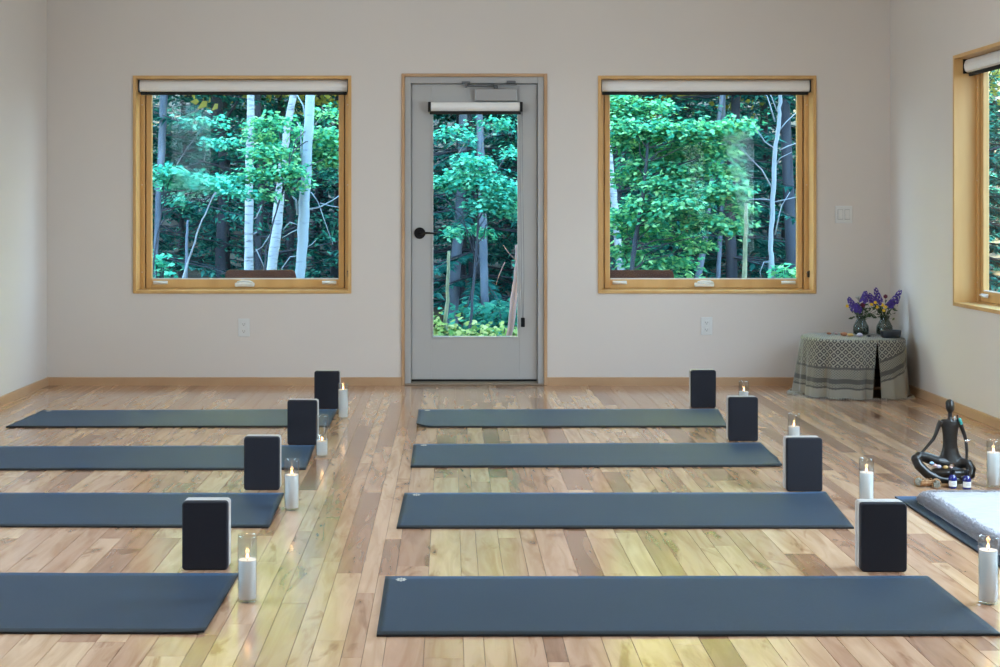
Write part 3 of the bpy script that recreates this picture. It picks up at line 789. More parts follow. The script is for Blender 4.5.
# blue bottles
def bottle(px, py, lab):
    X, Y = fl(px, py); r = empty('dropper_bottle', (X, Y, 0)); tag(r, lab, 'bottle', 'little cobalt bottles in front of the figure')
    R_ = .0175
    bm = new(); lathe(bm, [(0, 0), (R_ * .9, 0), (R_, .003), (R_, .044), (R_ * .8, .054), (R_ * .42, .060), (R_ * .42, .068), (0, .068)], 24); obj('bottle_body', bm, 'cobalt', r)
    bm = new(); lathe(bm, [(R_ * .56, .061), (R_ * .60, .063), (R_ * .60, .080), (R_ * .52, .083), (0, .083)], 20); obj('cap', bm, 'black_metal', r)
    bm = new(); n = 24
    a = [bm.verts.new((R_ * 1.015 * math.cos(t), R_ * 1.015 * math.sin(t), .010)) for t in [-PI * .95 + PI * .9 * k / n for k in range(n + 1)]]
    b_ = [bm.verts.new((v.co.x, v.co.y, .034)) for v in a]
    for k in range(n): bm.faces.new((a[k], a[k + 1], b_[k + 1], b_[k])).smooth = True
    lb = obj('paper_label', bm, 'label_paper', r)
    bm = new()
    for z0, hw in ((.027, .35), (.022, .55), (.0175, .45)):
        tt = [-PI / 2 - hw + 2 * hw * k / 8 for k in range(9)]
        a = [bm.verts.new((R_ * 1.03 * math.cos(t), R_ * 1.03 * math.sin(t), z0)) for t in tt]; b_ = [bm.verts.new((v.co.x, v.co.y, z0 + .0012)) for v in a]
        for k in range(8): bm.faces.new((a[k], a[k + 1], b_[k + 1], b_[k]))
    obj('printed_lines', bm, 'label_ink', lb)
bottle(952.6, 488.2, 'small cobalt bottle with white label, the left of two before the figure')
bottle(966.8, 489.2, 'small cobalt bottle with white label, the right of two before the figure')
# smudge bundles
def bundle(px, py, L_, R_, lab, m, rz, seed):
    X, Y = fl(px, py); r = empty('herb_bundle', (X, Y, R_ + .001), rz); tag(r, lab, 'herb bundle', 'tied herb bundles in front of the figure')
    rr = random.Random(seed); bm = new()
    for k in range(16):
        a = rr.uniform(0, 2 * PI); d = R_ * .62 * math.sqrt(rr.random()); y, z = d * math.cos(a), d * math.sin(a)
        tube(bm, [(-L_ / 2 - rr.uniform(0, .008), y, z), (-L_ * .2, y * .9, z * .9), (L_ * .2, y, z), (L_ / 2 + rr.uniform(0, .006), y * 1.1, z * 1.1)], [R_ * .24, R_ * .32, R_ * .32, R_ * .2], 6)
    obj('stalks', bm, m, r)
    bm = new()
    for xx in (-.3, 0, .28): lathe_pts = [(xx * L_, R_ * 1.0 * math.cos(t), R_ * 1.0 * math.sin(t)) for t in [2 * PI * k / 16 for k in range(17)]]; tube(bm, lathe_pts, .0016, 6)
    obj('twine', bm, 'twine', r)
    return r
bundle(919, 486, .048, .020, 'short grey tied herb bundle, leftmost object before the figure', 'sage', 1.2, 1)
bundle(927.5, 487, .055, .018, 'brownish tied herb bundle in the middle of the three', 'twine', .15, 2)
bundle(936.5, 488, .042, .0185, 'grey-green tied herb bundle next to the blue bottles', 'sage', 1.3, 3)
X, Y = fl(945, 486.5)
bm = new(); lathe(bm, [(0, .001), (.034, .001), (.036, .004), (.036, .009), (.034, .012), (0, .012)], 28); o = obj('wooden_disc', bm, 'wood_disc', None, (X, Y + .012, 0)); tag(o, 'flat light wooden disc lying under the front of the bronze figure', 'coaster')

# ------------------------------------------------------------------ teacher's mat and sheepskin
A = fl(894.8, 498); Bf = fl(977.5, 553)
e = (Vector(Bf) - Vector(A)).normalized(); nrm_ = Vector((-e.y, e.x))
if nrm_.x < 0: nrm_ = -nrm_
a0 = Vector(A); a1 = a0 + e * 1.75; b0 = a0 + nrm_ * .64; b1 = a1 + nrm_ * .64
ck = XR - .03
mat_obj([(a0.x, a0.y), (min(b0.x, ck), b0.y), (min(b1.x, ck), b1.y), (a1.x, a1.y)], 'dark blue mat under the white sheepskin at the right edge', logo=False, seed=30)
def fleece():
    r = empty('sheepskin_rug', (a0.x, a0.y, .0095)); tag(r, 'thick white fluffy sheepskin folded on the mat at the right edge', 'sheepskin')
    c_tl = Vector(fl(911, 498.5)) + Vector((0, -.05)); 
    W_, L_, T_ = .56, 1.30, .042
    org = Vector((a0.x, a0.y)) + e * .085 + nrm_ * .050 - Vector((a0.x, a0.y))
    nu, nv = 60, 110
    bm = new()
    def edge(u, v):
        du = min(u, W_ - u); dv = min(v, L_ - v)
        rc = .07
        if du < rc and dv < rc: d = rc - math.hypot(rc - du, rc - dv)
        else: d = min(du, dv)
        return d
    def H(u, v):
        d = max(edge(u, v), 0)
        k = min(1, d / .035); h = T_ * math.sqrt(max(0, 1 - (1 - k) ** 2))
        h += .006 * noise.noise(Vector((u * 9, v * 9, 1))) * k + .003 * noise.noise(Vector((u * 22, v * 45, 3))) * k + .0012 * noise.noise(Vector((u * 60, v * 90, 5))) * k
        return max(h, 0)
    def w3(u, v, z): p = org + nrm_ * u + e * v; return Vector((p.x, p.y, z))
    G = {}
    for i in range(nu + 1):
        for j in range(nv + 1):
            u, v = W_ * i / nu, L_ * j / nv
            if edge(u, v) < -.001:   # pull corners in
                uu = min(max(u, 0), W_); 
                cu = .07 if u < W_ / 2 else W_ - .07; cv = .07 if v < L_ / 2 else L_ - .07
                dd = Vector((u - cu, v - cv)); dd.normalize(); u, v = cu + dd.x * .07, cv + dd.y * .07
            wob = .006 * noise.noise(Vector((u * 14, v * 14, 9)))
            G[i, j] = bm.verts.new(w3(u + wob, v + wob, H(u, v)))
    for i in range(nu):
        for j in range(nv):
            bm.faces.new((G[i, j], G[i + 1, j], G[i + 1, j + 1], G[i, j + 1])).smooth = True
    rim = [G[i, 0] for i in range(nu + 1)] + [G[nu, j] for j in range(1, nv + 1)] + [G[i, nv] for i in range(nu - 1, -1, -1)] + [G[0, j] for j in range(nv - 1, 0, -1)]
    bm.faces.new(rim)
    obj('hide', bm, 'fleece', r)
    rr = random.Random(3); bm = new()
    for k in range(24000):
        if k % 3 == 0:   # more along the rim
            s_ = rr.random() * .03; u, v = (s_, rr.uniform(.0, L_)) if rr.random() < .6 else (rr.uniform(0, W_), s_)
        else: u, v = rr.uniform(0, W_), rr.uniform(0, L_)
        if edge(u, v) < 0.001 or edge(u, v) > .05: continue
        h = H(u, v); p0 = w3(u, v, max(h - .002, .001))
        gx = (H(u + .006, v) - H(u - .006, v)) / .012; gy = (H(u, v + .006) - H(u, v - .006)) / .012
        nn = Vector((0, 0, 1)) - Vector((nrm_.x * gx + e.x * gy, nrm_.y * gx + e.y * gy, 0)); nn.normalize()
        t = (nn + Vector((rr.uniform(-.6, .6), rr.uniform(-.6, .6), 0))).normalized()
        ln = rr.uniform(.008, .015); s1 = t.cross(Vector((rr.uniform(-1, 1), rr.uniform(-1, 1), .3))).normalized() * .0016
        s2 = t.cross(s1).normalized() * .0016
        tip = p0 + t * ln + Vector((0, 0, -.002)); tip.z = max(tip.z, .001)
        b3 = [bm.verts.new(p0 + s1), bm.verts.new(p0 - s1 * .5 + s2), bm.verts.new(p0 - s1 * .5 - s2)]; tv = bm.verts.new(tip)
        for q in range(3): bm.faces.new((b3[q], b3[(q + 1) % 3], tv))
    o = obj('wool_pile', bm, 'wool', r); o['kind'] = 'stuff'
    return r
fleece()

# ------------------------------------------------------------------ corner altar table under a patterned cloth
TX, TY, TH = 2.635, 9.20, .375
def outline(t):                       # top outline: rounded on the left, squarer on the right
    c, s = math.cos(t), math.sin(t)
    n_ = 2.15 if c < 0 else 3.4
    k = (abs(c) ** n_ + abs(s) ** n_) ** (-1 / n_)
    return Vector((c * k * .315, s * k * .30))
tb_ = empty('altar_table', (TX, TY, 0)); tag(tb_, 'low corner table hidden under a patterned cloth by the right-hand wall', 'table')
bm = new(); n = 64
a = [bm.verts.new((outline(2 * PI * k / n).x * .97, outline(2 * PI * k / n).y * .97, TH - .03)) for k in range(n)]; b_ = [bm.verts.new((v.co.x, v.co.y, TH - .003)) for v in a]
for k in range(n): bm.faces.new((a[k], a[(k + 1) % n], b_[(k + 1) % n], b_[k]))
bm.faces.new(a); bm.faces.new(b_); obj('tabletop', bm, 'table_wood', tb_)
for sx_, sy_ in ((-1, -1), (1, -1), (1, 1), (-1, 1)):
    bm = new(); tube(bm, [(sx_ * .17, sy_ * .17, 0), (sx_ * .16, sy_ * .16, TH - .03)], [.014, .02], 10); obj('leg', bm, 'table_wood', tb_)
def cloth():
    r = empty('patterned_tablecloth', (TX, TY, 0)); tag(r, 'grey-green cloth with woven lattice pattern draped over the corner table', 'tablecloth')
    bm = new(); uvl = bm.loops.layers.uv.new('UVMap')
    n = 300; rows = 34
    slit = -PI / 2 + .25            # opening right of centre at the front
    grid = []; data = {}
    ts = [slit + .0 + (2 * PI) * k / n for k in range(n + 1)]
    acc = 0; us = [0]
    for k in range(n): acc += (outline(ts[k + 1]) - outline(ts[k])).length; us.append(acc)
    for j in range(rows + 1):
        v = 1 - j / rows      # 1 top .. 0 bottom
        row = []
        for k, t in enumerate(ts):
            o2 = outline(t); dirn = o2.normalized()
            drop = 1 - v
            ds = min(abs(t - ts[0]), abs(t - ts[-1]))
            right = max(0, math.cos(t)) ** 2
            fold = (math.sin(t * 11 + 1.5 * math.sin(t * 3)) * .5 + math.sin(t * 23 + 2) * .22) * (.045 * (1 - .5 * right)) * drop ** 1.1
            flare = (.022 + .018 * max(0, -math.cos(t)) * max(0, -math.sin(t) * .4 + .6)) * drop
            # the slit parts towards the floor
            part = max(0, 1 - ds / .14) * drop
            tt = t + (.085 * drop ** .8) * (1 if t - ts[0] < PI else -1) * max(0, 1 - ds / .30)
            o2 = outline(tt); dirn = o2.normalized()
            lim = 1.0
            p = o2 + dirn * (fold + flare - .01 * part + .004)
            if p.x + TX > XR - .02: p.x = XR - .02 - TX
            if p.y + TY > YB - .02: p.y = YB - .02 - TY
            hem = .004 + .006 * abs(math.sin(t * 9)) + .0 * right
            z = hem + (TH - hem) * v
            if j == 0: p = outline(t) * 1.0; z = TH + .001
            row.append(bm.verts.new((p.x, p.y, z))); data[row[-1]] = (us[k], v * TH)
        grid.append(row)
    for j in range(rows):
        for k in range(n):
            f = bm.faces.new((grid[j][k], grid[j + 1][k], grid[j + 1][k + 1], grid[j][k + 1])); f.smooth = True
            for l in f.loops: l[uvl].uv = data[l.vert]
    # top sheet in rings
    prev = grid[0][:-1]
    for s in (.8, .6, .4, .2):
        cur = [bm.verts.new((outline(ts[k]).x * s, outline(ts[k]).y * s, TH + .002 + .002 * noise.noise(Vector((outline(ts[k]).x * s * 12, outline(ts[k]).y * s * 12, 0))))) for k in range(n)]
        for k in range(n):
            f = bm.faces.new((prev[k], prev[(k + 1) % n] if not (s == .8 and k == n - 1) else grid[0][n], cur[(k + 1) % n], cur[k])); f.smooth = True
            for l in f.loops: l[uvl].uv = (l.vert.co.x, l.vert.co.y + 5.0)
        prev = cur
    f = bm.faces.new(prev)
    for l in f.loops: l[uvl].uv = (l.vert.co.x, l.vert.co.y + 5.0)
    obj('draped_cloth', bm, 'lattice_cloth', r)
    bm = new(); rr = random.Random(2)          # short fringe along the hem
    for k in range(0, n, 2):
        if math.sin(ts[k]) > .75: continue
        v = grid_last[k] if False else None
    for k in range(0, n, 2):
        t = ts[k]; o2 = outline(t); d = o2.normalized(); p = o2 + d * (.045 + .03 * max(0, -math.cos(t)))
        if p.x + TX > XR - .04 or p.y + TY > YB - .06: continue
        tube(bm, [(p.x, p.y, .014), (p.x + d.x * .006, p.y + d.y * .006, .006), (p.x + d.x * .02 + rr.uniform(-.008, .008), p.y + d.y * .02, .0025)], [.0025, .002, .001], 4)
    fr = obj('fringe', bm, 'petal_white', r); fr['kind'] = 'stuff'
    bm = new()           # corner of the cloth trailing on the floor to the left
    tube(bm, [(-.33, -.05, .008), (-.38, -.04, .010), (-.43, -.045, .006)], [.010, .012, .004], 8); obj('trailing_corner', bm, 'sage', r)
cloth()

# vases with flowers
def vase(px, py, Y, R_, h, lab):
    p = P(px, py, Y); r = empty('glass_vase', (p.x, Y, TH + .004)); tag(r, lab, 'vase', 'glass vases on the corner table')
    prof = [(0, .001), (R_ * .75, .001), (R_ * .95, .006), (R_ * 1.0, h * .25), (R_ * .95, h * .45), (R_ * .55, h * .8), (R_ * .52, h * .86), (R_ * .68, h)]
    inner = [(a - .0022 if a > .003 else 0, b_ + (.003 if i_ < 3 else 0)) for i_, (a, b_) in enumerate(prof)]
    bm = new(); lathe(bm, prof + list(reversed(inner)), 28); obj('glass', bm, 'vase_glass', r)
    bm = new(); lathe(bm, [(0, .005), (R_ * .7, .005), (R_ * .93, .010), (R_ * .96, h * .25), (R_ * .90, h * .42), (0, h * .42)], 24); obj('water', bm, 'vase_glass', r)
    return r
v1 = (861, 9.30); v2 = (884.5, 9.28)
vase(861, 331, 9.30, .052, .125, 'round glass vase with flowers, the left of two on the corner table')
vase(884.5, 331, 9.28, .055, .125, 'clear glass vase of tall flowers, the right of two on the corner table')
p = P(889.8, 334, 9.10)
bm = new(); lathe(bm, [(0, .0), (.055, .0), (.061, .006), (.066, .042), (.066, .047), (.060, .047), (.056, .012), (0, .010)], 36); o = obj('dark_bowl', bm, 'bowl_clay', None, (p.x, 9.08, TH + .005)); tag(o, 'shallow dark blue-grey bowl in front of the right vase', 'bowl')
FR_ = random.Random(8)
def floret(bm, c, r_, nrm, mi=0, petals=5):
    nrm = nrm.normalized(); a = nrm.orthogonal().normalized(); b_ = nrm.cross(a); ph = FR_.uniform(0, 6)
    for k in range(petals):
        t = ph + 2 * PI * k / petals; d = a * math.cos(t) + b_ * math.sin(t); s_ = nrm.cross(d)
        q = [c, c + d * r_ * .6 + s_ * r_ * .42, c + d * r_ + nrm * r_ * .15, c + d * r_ * .6 - s_ * r_ * .42]
        bm.faces.new([bm.verts.new(x_) for x_ in q]).material_index = mi
def flower(vase_, tip, kind, lab, R_=.0, head=.07):
    vx, Y = vase_; base = Vector(((vx - VX) * Y / FPX, Y, TH + .012))
    neck = base + Vector((0, 0, .105)); tp = P(tip[0], tip[1], Y + tip[2])
    neck = neck + (tp - neck) * .03; neck.x += max(-.016, min(.016, (tp.x - base.x) * .2)); neck.y += max(-.014, min(.014, tip[2] * .4))
    r = empty({'d': 'delphinium', 'm': 'dahlia', 'y': 'yellow_daisy', 'w': 'white_umbel'}[kind] + '_stem', base); tag(r, lab, 'flower', 'flowers in the two vases')
    pts = [Vector((0, 0, 0)) + (neck - base) * .0 + Vector(((neck.x - base.x) * -.8, (neck.y - base.y) * -.8, 0)), neck - base, (neck - base).lerp(tp - base, .5) + Vector((0, 0, .008)), tp - base]
    bm = new(); tube(bm, pts, [.0028, .0025, .002, .0012], 6)
    obj('stalk', bm, 'plant_green', r)
    d = (pts[3] - pts[2]).normalized(); bm = new()
    if kind == 'd':
        L_ = head
        for k in range(34):
            s_ = k / 33; c = pts[3] - d * L_ * s_; ring_r = .008 + .020 * s_ ** .7
            a_ = k * 2.4; o1 = d.orthogonal().normalized(); o2 = d.cross(o1); out = o1 * math.cos(a_) + o2 * math.sin(a_)
            floret(bm, c + out * ring_r, .008 + .006 * s_, out + d * .3)
        obj('blossoms', bm, 'petal_purple', r)
    elif kind == 'm':
        for k in range(26):
            z_ = 1 - 2 * (k + .5) / 26; a_ = k * 2.4; rr_ = math.sqrt(1 - z_ * z_); out = Vector((rr_ * math.cos(a_), rr_ * math.sin(a_), z_)); floret(bm, pts[3] + out * head * .16, head * .16, out)
        obj('blossoms', bm, 'petal_maroon', r)
    elif kind == 'w':
        for k in range(34):
            a_ = k * 2.4; rr_ = .024 * math.sqrt(k / 34); c = pts[3] + Vector((rr_ * math.cos(a_), rr_ * math.sin(a_), .006 - rr_ * .3)); floret(bm, c, .006, Vector((rr_ * math.cos(a_) * 20, rr_ * math.sin(a_) * 20, 1)))
            tube(bm, [pts[3] - d * .03, c], .0006, 3, False)
        obj('blossoms', bm, 'petal_white', r)
    else:
        for off in ((0, 0, 0),):
            floret(bm, pts[3] + Vector(off), head * .25, Vector((0, -1, .3)), petals=9); floret(bm, pts[3] + Vector((0, -.002, 0)), head * .17, Vector((0, -1, .5)), petals=8)
        ball(bm, pts[3] + Vector((0, -.004, 0)), .0035, 8, 6); obj('blossoms', bm, 'petal_yellow', r)
    bm = new()
    for k in range(9):        # leaves along the stem
        s_ = FR_.uniform(.08, .75); c = pts[1].lerp(pts[3], s_); o1 = Vector((FR_.uniform(-1, 1), FR_.uniform(-1, 1), FR_.uniform(-.2, .7))).normalized(); sd = o1.cross(Vector((0, 0, 1))).normalized(); ln = FR_.uniform(.018, .036)
        q = [c, c + o1 * ln * .45 + sd * ln * .2, c + o1 * ln, c + o1 * ln * .45 - sd * ln * .2]; bm.faces.new([bm.verts.new(x_) for x_ in q])
    obj('leaves', bm, 'plant_green', r)
flower(v1, (848.5, 298, 0), 'd', 'purple delphinium leaning left out of the left vase', head=.085)
flower(v1, (856, 304, -.02), 'd', 'low purple delphinium at the front of the left vase', head=.05)
flower(v1, (858.5, 297, .02), 'w', 'whitish flat-topped flower at the back of the left vase')
flower(v1, (863, 305, -.02), 'm', 'dark red round blossom in the left vase', head=.075)
flower(v1, (865.5, 291.5, 0), 'd', 'dark purple delphinium leaning right out of the left vase', head=.07)
flower(v1, (847.2, 306, 0), 'y', 'single yellow blossom hanging at the far left of the flowers', head=.05)
flower(v2, (875.5, 288.5, 0), 'd', 'tall upright purple delphinium, highest in the right vase', head=.10)
flower(v2, (869, 294, .02), 'd', 'purple delphinium just left of the tallest one', head=.075)
flower(v2, (900.5, 290.5, 0), 'd', 'purple delphinium leaning far right over the dark bowl', head=.10)
flower(v2, (885.5, 296.5, .01), 'm', 'dark red blossom between the tall and right-leaning delphiniums', head=.06)
for i_, (x_, y_, t_) in enumerate(((871.5, 304.5, 'leftmost low yellow blossom of the right vase'), (875.3, 302.5, 'upper yellow blossom below the tall delphinium'), (877, 307, 'lower yellow blossom below the tall delphinium'),
                      (882.5, 305, 'upper left yellow blossom of the cluster on the right'), (885.5, 307, 'right yellow blossom of the cluster on the right'), (883.8, 310.5, 'lowest yellow blossom of the cluster on the right'))):
    flower(v2, (x_, y_, -.03), 'y', t_, head=.05)
flower(v2, (892, 300, .0), 'd', 'short purple delphinium low on the right side of the right vase', head=.05)
bm = new()
for k in range(80):
    c0_ = Vector((FR_.uniform(-.13, .15), FR_.uniform(-.02, .03), FR_.uniform(.11, .20))); o1 = Vector((FR_.uniform(-1, 1), FR_.uniform(-1, 0), FR_.uniform(-.6, .8))).normalized(); sd = o1.orthogonal().normalized(); ln = FR_.uniform(.025, .05)
    bm.faces.new([bm.verts.new(x_) for x_ in (c0_, c0_ + o1 * ln * .45 + sd * ln * .22, c0_ + o1 * ln, c0_ + o1 * ln * .45 - sd * ln * .22)])
    tube(bm, [Vector((.07 if c0_.x > .03 else -.08, 0, .10)), c0_], .001, 3, False)
pv = P(873, 331, 9.29); o = obj('leafy_greenery', bm, 'plant_green', None, (pv.x, 9.29, TH + .004)); tag(o, 'dark green leafy sprigs filling in between the flowers of both vases', 'greenery', kind='stuff')
# small objects on the cloth
for i_, (px, py, Y, r_, m, lab, sc) in enumerate(((829, 334, 9.30, .011, 'stone_orange', 'small reddish stone at the far left of the table top', (1.4, 1, .7)), (836, 334, 9.30, .010, 'stone_rose', 'small rose stone second from the left on the table top', (1.2, 1, .7)),
        (844, 334, 9.20, .016, 'stone_orange', 'large orange-brown shell-like stone left of centre on the table', (1.5, 1, .8)), (850.5, 335.5, 9.16, .014, 'stone_amber', 'amber coloured stone touching the large orange one', (1.5, 1, .8)),
        (859.8, 336.5, 9.14, .017, 'stone_lilac', 'pale lilac crystal in the middle of the table top', (1.2, 1, .75)), (869, 337.5, 9.12, .009, 'stone_dark', 'tiny dark stone just right of the lilac crystal', (1.4, 1, .8)))):
    pebble(px, py, Y, r_, m, lab, name='altar_stone', sc=sc, group='stones and shells on the corner table', z=TH + .006 + r_ * sc[2] * .8, seed=i_ + 20)
pebble(842.5, 332, 9.26, .008, 'stone_dark', 'small black stone behind the large orange stone', name='altar_stone', group='stones and shells on the corner table', z=TH + .012, seed=40)

# ------------------------------------------------------------------ unseen fill lamps added on the ceiling
for i_, (lx, ly) in enumerate(((-1.4, .5), (1.6, .5), (-1.4, 4.0), (1.6, 4.0), (-1.4, 7.2), (1.6, 7.2))):
    bm = new(); ring(bm, -.28, .28, -.28, .28, .02, .02, .02, .02, 0, .05)
    for v in bm.verts: v.co = Vector((v.co.x, v.co.z, -.055 + v.co.y))
    o = obj('fill_lamp_housing', bm, 'white_plastic', None, (lx, ly, ZC)); tag(o, 'added square fill lamp on the unseen ceiling, %s side, %s' % ('left' if lx < 0 else 'right', {.5: 'nearest the rear wall', 4.0: 'middle of the row', 7.2: 'nearest the door wall'}[ly]), 'fill lamp', 'added fill lamps overhead')

# unseen house added behind the camera to keep low sun off the lower trees
def gable_house():
    r = empty('sun_block_house', (0, -8.2, -.5)); tag(r, 'two-storey house added behind the camera to shade the lower trees', 'house')
    bm = new(); x0, x1, y0, y1, h = -9.5, 9.5, -4.5, 4.5, 4.9
    box(bm, x0, x1, y0, y1, 0, h)
    obj('wall', bm, 'siding', r)
    bm = new(); e_ = .5
    prof = [(y0 - e_, h - .25), (0, h + 1.7), (y1 + e_, h - .25), (y1 + e_, h - .05), (0, h + 1.95), (y0 - e_, h - .05)]
    a_ = [bm.verts.new((x0 - e_, y, z)) for y, z in prof]; b2 = [bm.verts.new((x1 + e_, y, z)) for y, z in prof]
    for k in range(6): bm.faces.new((a_[k], a_[(k + 1) % 6], b2[(k + 1) % 6], b2[k]))
    bm.faces.new((a_[0], a_[1], a_[4], a_[5])); bm.faces.new((a_[1], a_[2], a_[3], a_[4])); bm.faces.new((b2[0], b2[1], b2[4], b2[5])); bm.faces.new((b2[1], b2[2], b2[3], b2[4]))
    obj('roof', bm, 'roof_dark', r)
    for xs in (x0, x1 - .15):
        bm = new()
        t = [bm.verts.new((xs, y, z)) for y, z in ((y0, h - .01), (y1, h - .01), (0, h + 1.72))]; u = [bm.verts.new((xs + .15, v.co.y, v.co.z)) for v in t]
        bm.faces.new(t); bm.faces.new(u)
        for k in range(3): bm.faces.new((t[k], t[(k + 1) % 3], u[(k + 1) % 3], u[k]))
        obj('gable', bm, 'siding', r)
gable_house()

# ------------------------------------------------------------------ outside: ground, deck, chairs
def hill(y): return 0 if y < 21 else .012 * (y - 21) ** 2 if y < 38 else 3.468 + .41 * (y - 38)
bm = new(); NG = 60
gv = [[bm.verts.new((-40 + 80 * i / NG, -10 + 70 * j / NG, (-.45 + .12 * noise.noise(Vector((i * .7, j * .7, 0))) if j > 22 or abs(i - 30) > 5 else -.5) + hill(-10 + 70 * j / NG))) for j in range(NG + 1)] for i in range(NG + 1)]
for i in range(NG):
    for j in range(NG): bm.faces.new((gv[i][j], gv[i + 1][j], gv[i + 1][j + 1], gv[i][j + 1])).smooth = True
tag(obj('forest_ground', bm, 'forest_floor'), kind='structure')
bm = new(); y = YB + wt + .005
while y < YB + 2.3: box(bm, XL, XR, y, y + .135, -.13, -.10, .003, 1); y += .14
box(bm, XL, XR, YB + wt + .005, YB + 2.3, -.52, -.132)
tag(obj('deck', bm, 'deck_wood'), kind='structure')
def patio_chair(px, Y, lab, first=None):
    if first is None:
        r = empty('patio_chair')
        def part(nm, fn): b2 = new(); fn(b2); obj(nm, b2, 'chair_brown', r)
        # seen from the building: the back is nearest to the window, the seat faces the trees
        def back(b2):
            pr = [(-.27, .0), (-.27, .30), (-.262, .332), (-.24, .345), (.24, .345), (.262, .332), (.27, .30), (.27, .0)]
            f0 = [b2.verts.new((a, -.03 - .10 * (z_ / .345), .505 + z_)) for a, z_ in pr]; f1 = [b2.verts.new((v.co.x, v.co.y + .025, v.co.z)) for v in f0]
            b2.faces.new(f0); b2.faces.new(f1)
            for k in range(8): b2.faces.new((f0[k], f0[(k + 1) % 8], f1[(k + 1) % 8], f1[k]))
        part('backrest', back)
        part('seat', lambda b2: box(b2, -.26, .26, 0, .48, .40, .43, .01, 2))
        for sx_ in (-1, 1):
            part('leg', lambda b2: tube(b2, [(sx_ * .245, .0, 0), (sx_ * .245, -.01, .50)], .018, 8))
            part('leg', lambda b2: tube(b2, [(sx_ * .245, .46, 0), (sx_ * .245, .45, .64)], .018, 8))
            part('armrest', lambda b2: box(b2, sx_ * .245 - .03, sx_ * .245 + .03, -.02, .48, .63, .655, .008, 2))
    else: r = dup(first)
    r.location = ((px - VX) * Y / FPX, Y, -.10); tag(r, lab, 'patio chair', 'brown chairs outside on the deck'); return r
c1 = patio_chair(262.5, 10.8, 'brown chair outside on the deck, its back showing at the bottom of the left window')
patio_chair(636.5, 10.8, 'brown chair outside on the deck behind the window right of the door', c1)

# ------------------------------------------------------------------ forest
def leaf(bm, c, d, up, L_, w, ):
    s_ = d.cross(up)
    if s_.length < 1e-4: s_ = d.orthogonal()
    s_.normalize(); dn = -up * L_ * .12
    q = [c, c + d * L_ * .35 + s_ * w, c + d * L_ + dn, c + d * L_ * .35 - s_ * w]
    v = [bm.verts.new(x_) for x_ in q]; bm.faces.new(v)
def leaf_maple(bm, c, d, up, L_, w):
    s_ = d.cross(up)
    if s_.length < 1e-4: s_ = d.orthogonal()
    s_.normalize()
    sh = [(0, 0), (.12, .30), (.42, .48), (.50, .22), (.80, .26), (1, 0), (.80, -.26), (.50, -.22), (.42, -.48), (.12, -.30)]
    v = [bm.verts.new(c + d * L_ * a + s_ * L_ * b_ - up * L_ * .18 * a * a) for a, b_ in sh]
    bm.faces.new(v)
def pad(bm, rr, c, rx, ry, rz, n, L_, maple=True, droop=.25, face=None):
    """a layered spray of leaves around c"""
    nk = max(2, n // 9)
    for k in range(nk):
        a = rr.uniform(0, 2 * PI); q = rr.random() ** .45
        cc = Vector((math.cos(a) * rx * q, math.sin(a) * ry * q, rr.gauss(0, .38) * rz - droop * rz * q * q))
        out = Vector((math.cos(a), math.sin(a), 0))
        for j in range(9):      # one leafy twig
            d = (out * rr.uniform(.2, 1) + Vector((rr.uniform(-1, 1), rr.uniform(-1, 1), rr.uniform(-.45, .15)))).normalized()
            up = (Vector((0, 0, 1)) + Vector((rr.uniform(-.6, .6), rr.uniform(-.9, .3), 0))).normalized()
            if face:
                up = (Vector((rr.gauss(0, .35), -1, rr.gauss(.2, .35)))).normalized(); d = (d - up * d.dot(up)).normalized()
            pos = c + cc + Vector((rr.gauss(0, 1), rr.gauss(0, 1), rr.gauss(0, .6))) * L_ * 1.1
            (leaf_maple if maple else leaf)(bm, pos, d, up, L_ * rr.uniform(.7, 1.25), L_ * .25)
def wiggle(a, b_, n, amp, rr):
    a = Vector(a); b_ = Vector(b_); out = []
    for k in range(n + 1):
        t = k / n; p = a.lerp(b_, t)
        if 0 < k < n: p += Vector((rr.gauss(0, amp), rr.gauss(0, amp), rr.gauss(0, amp * .5)))
        out.append(p)
    return out

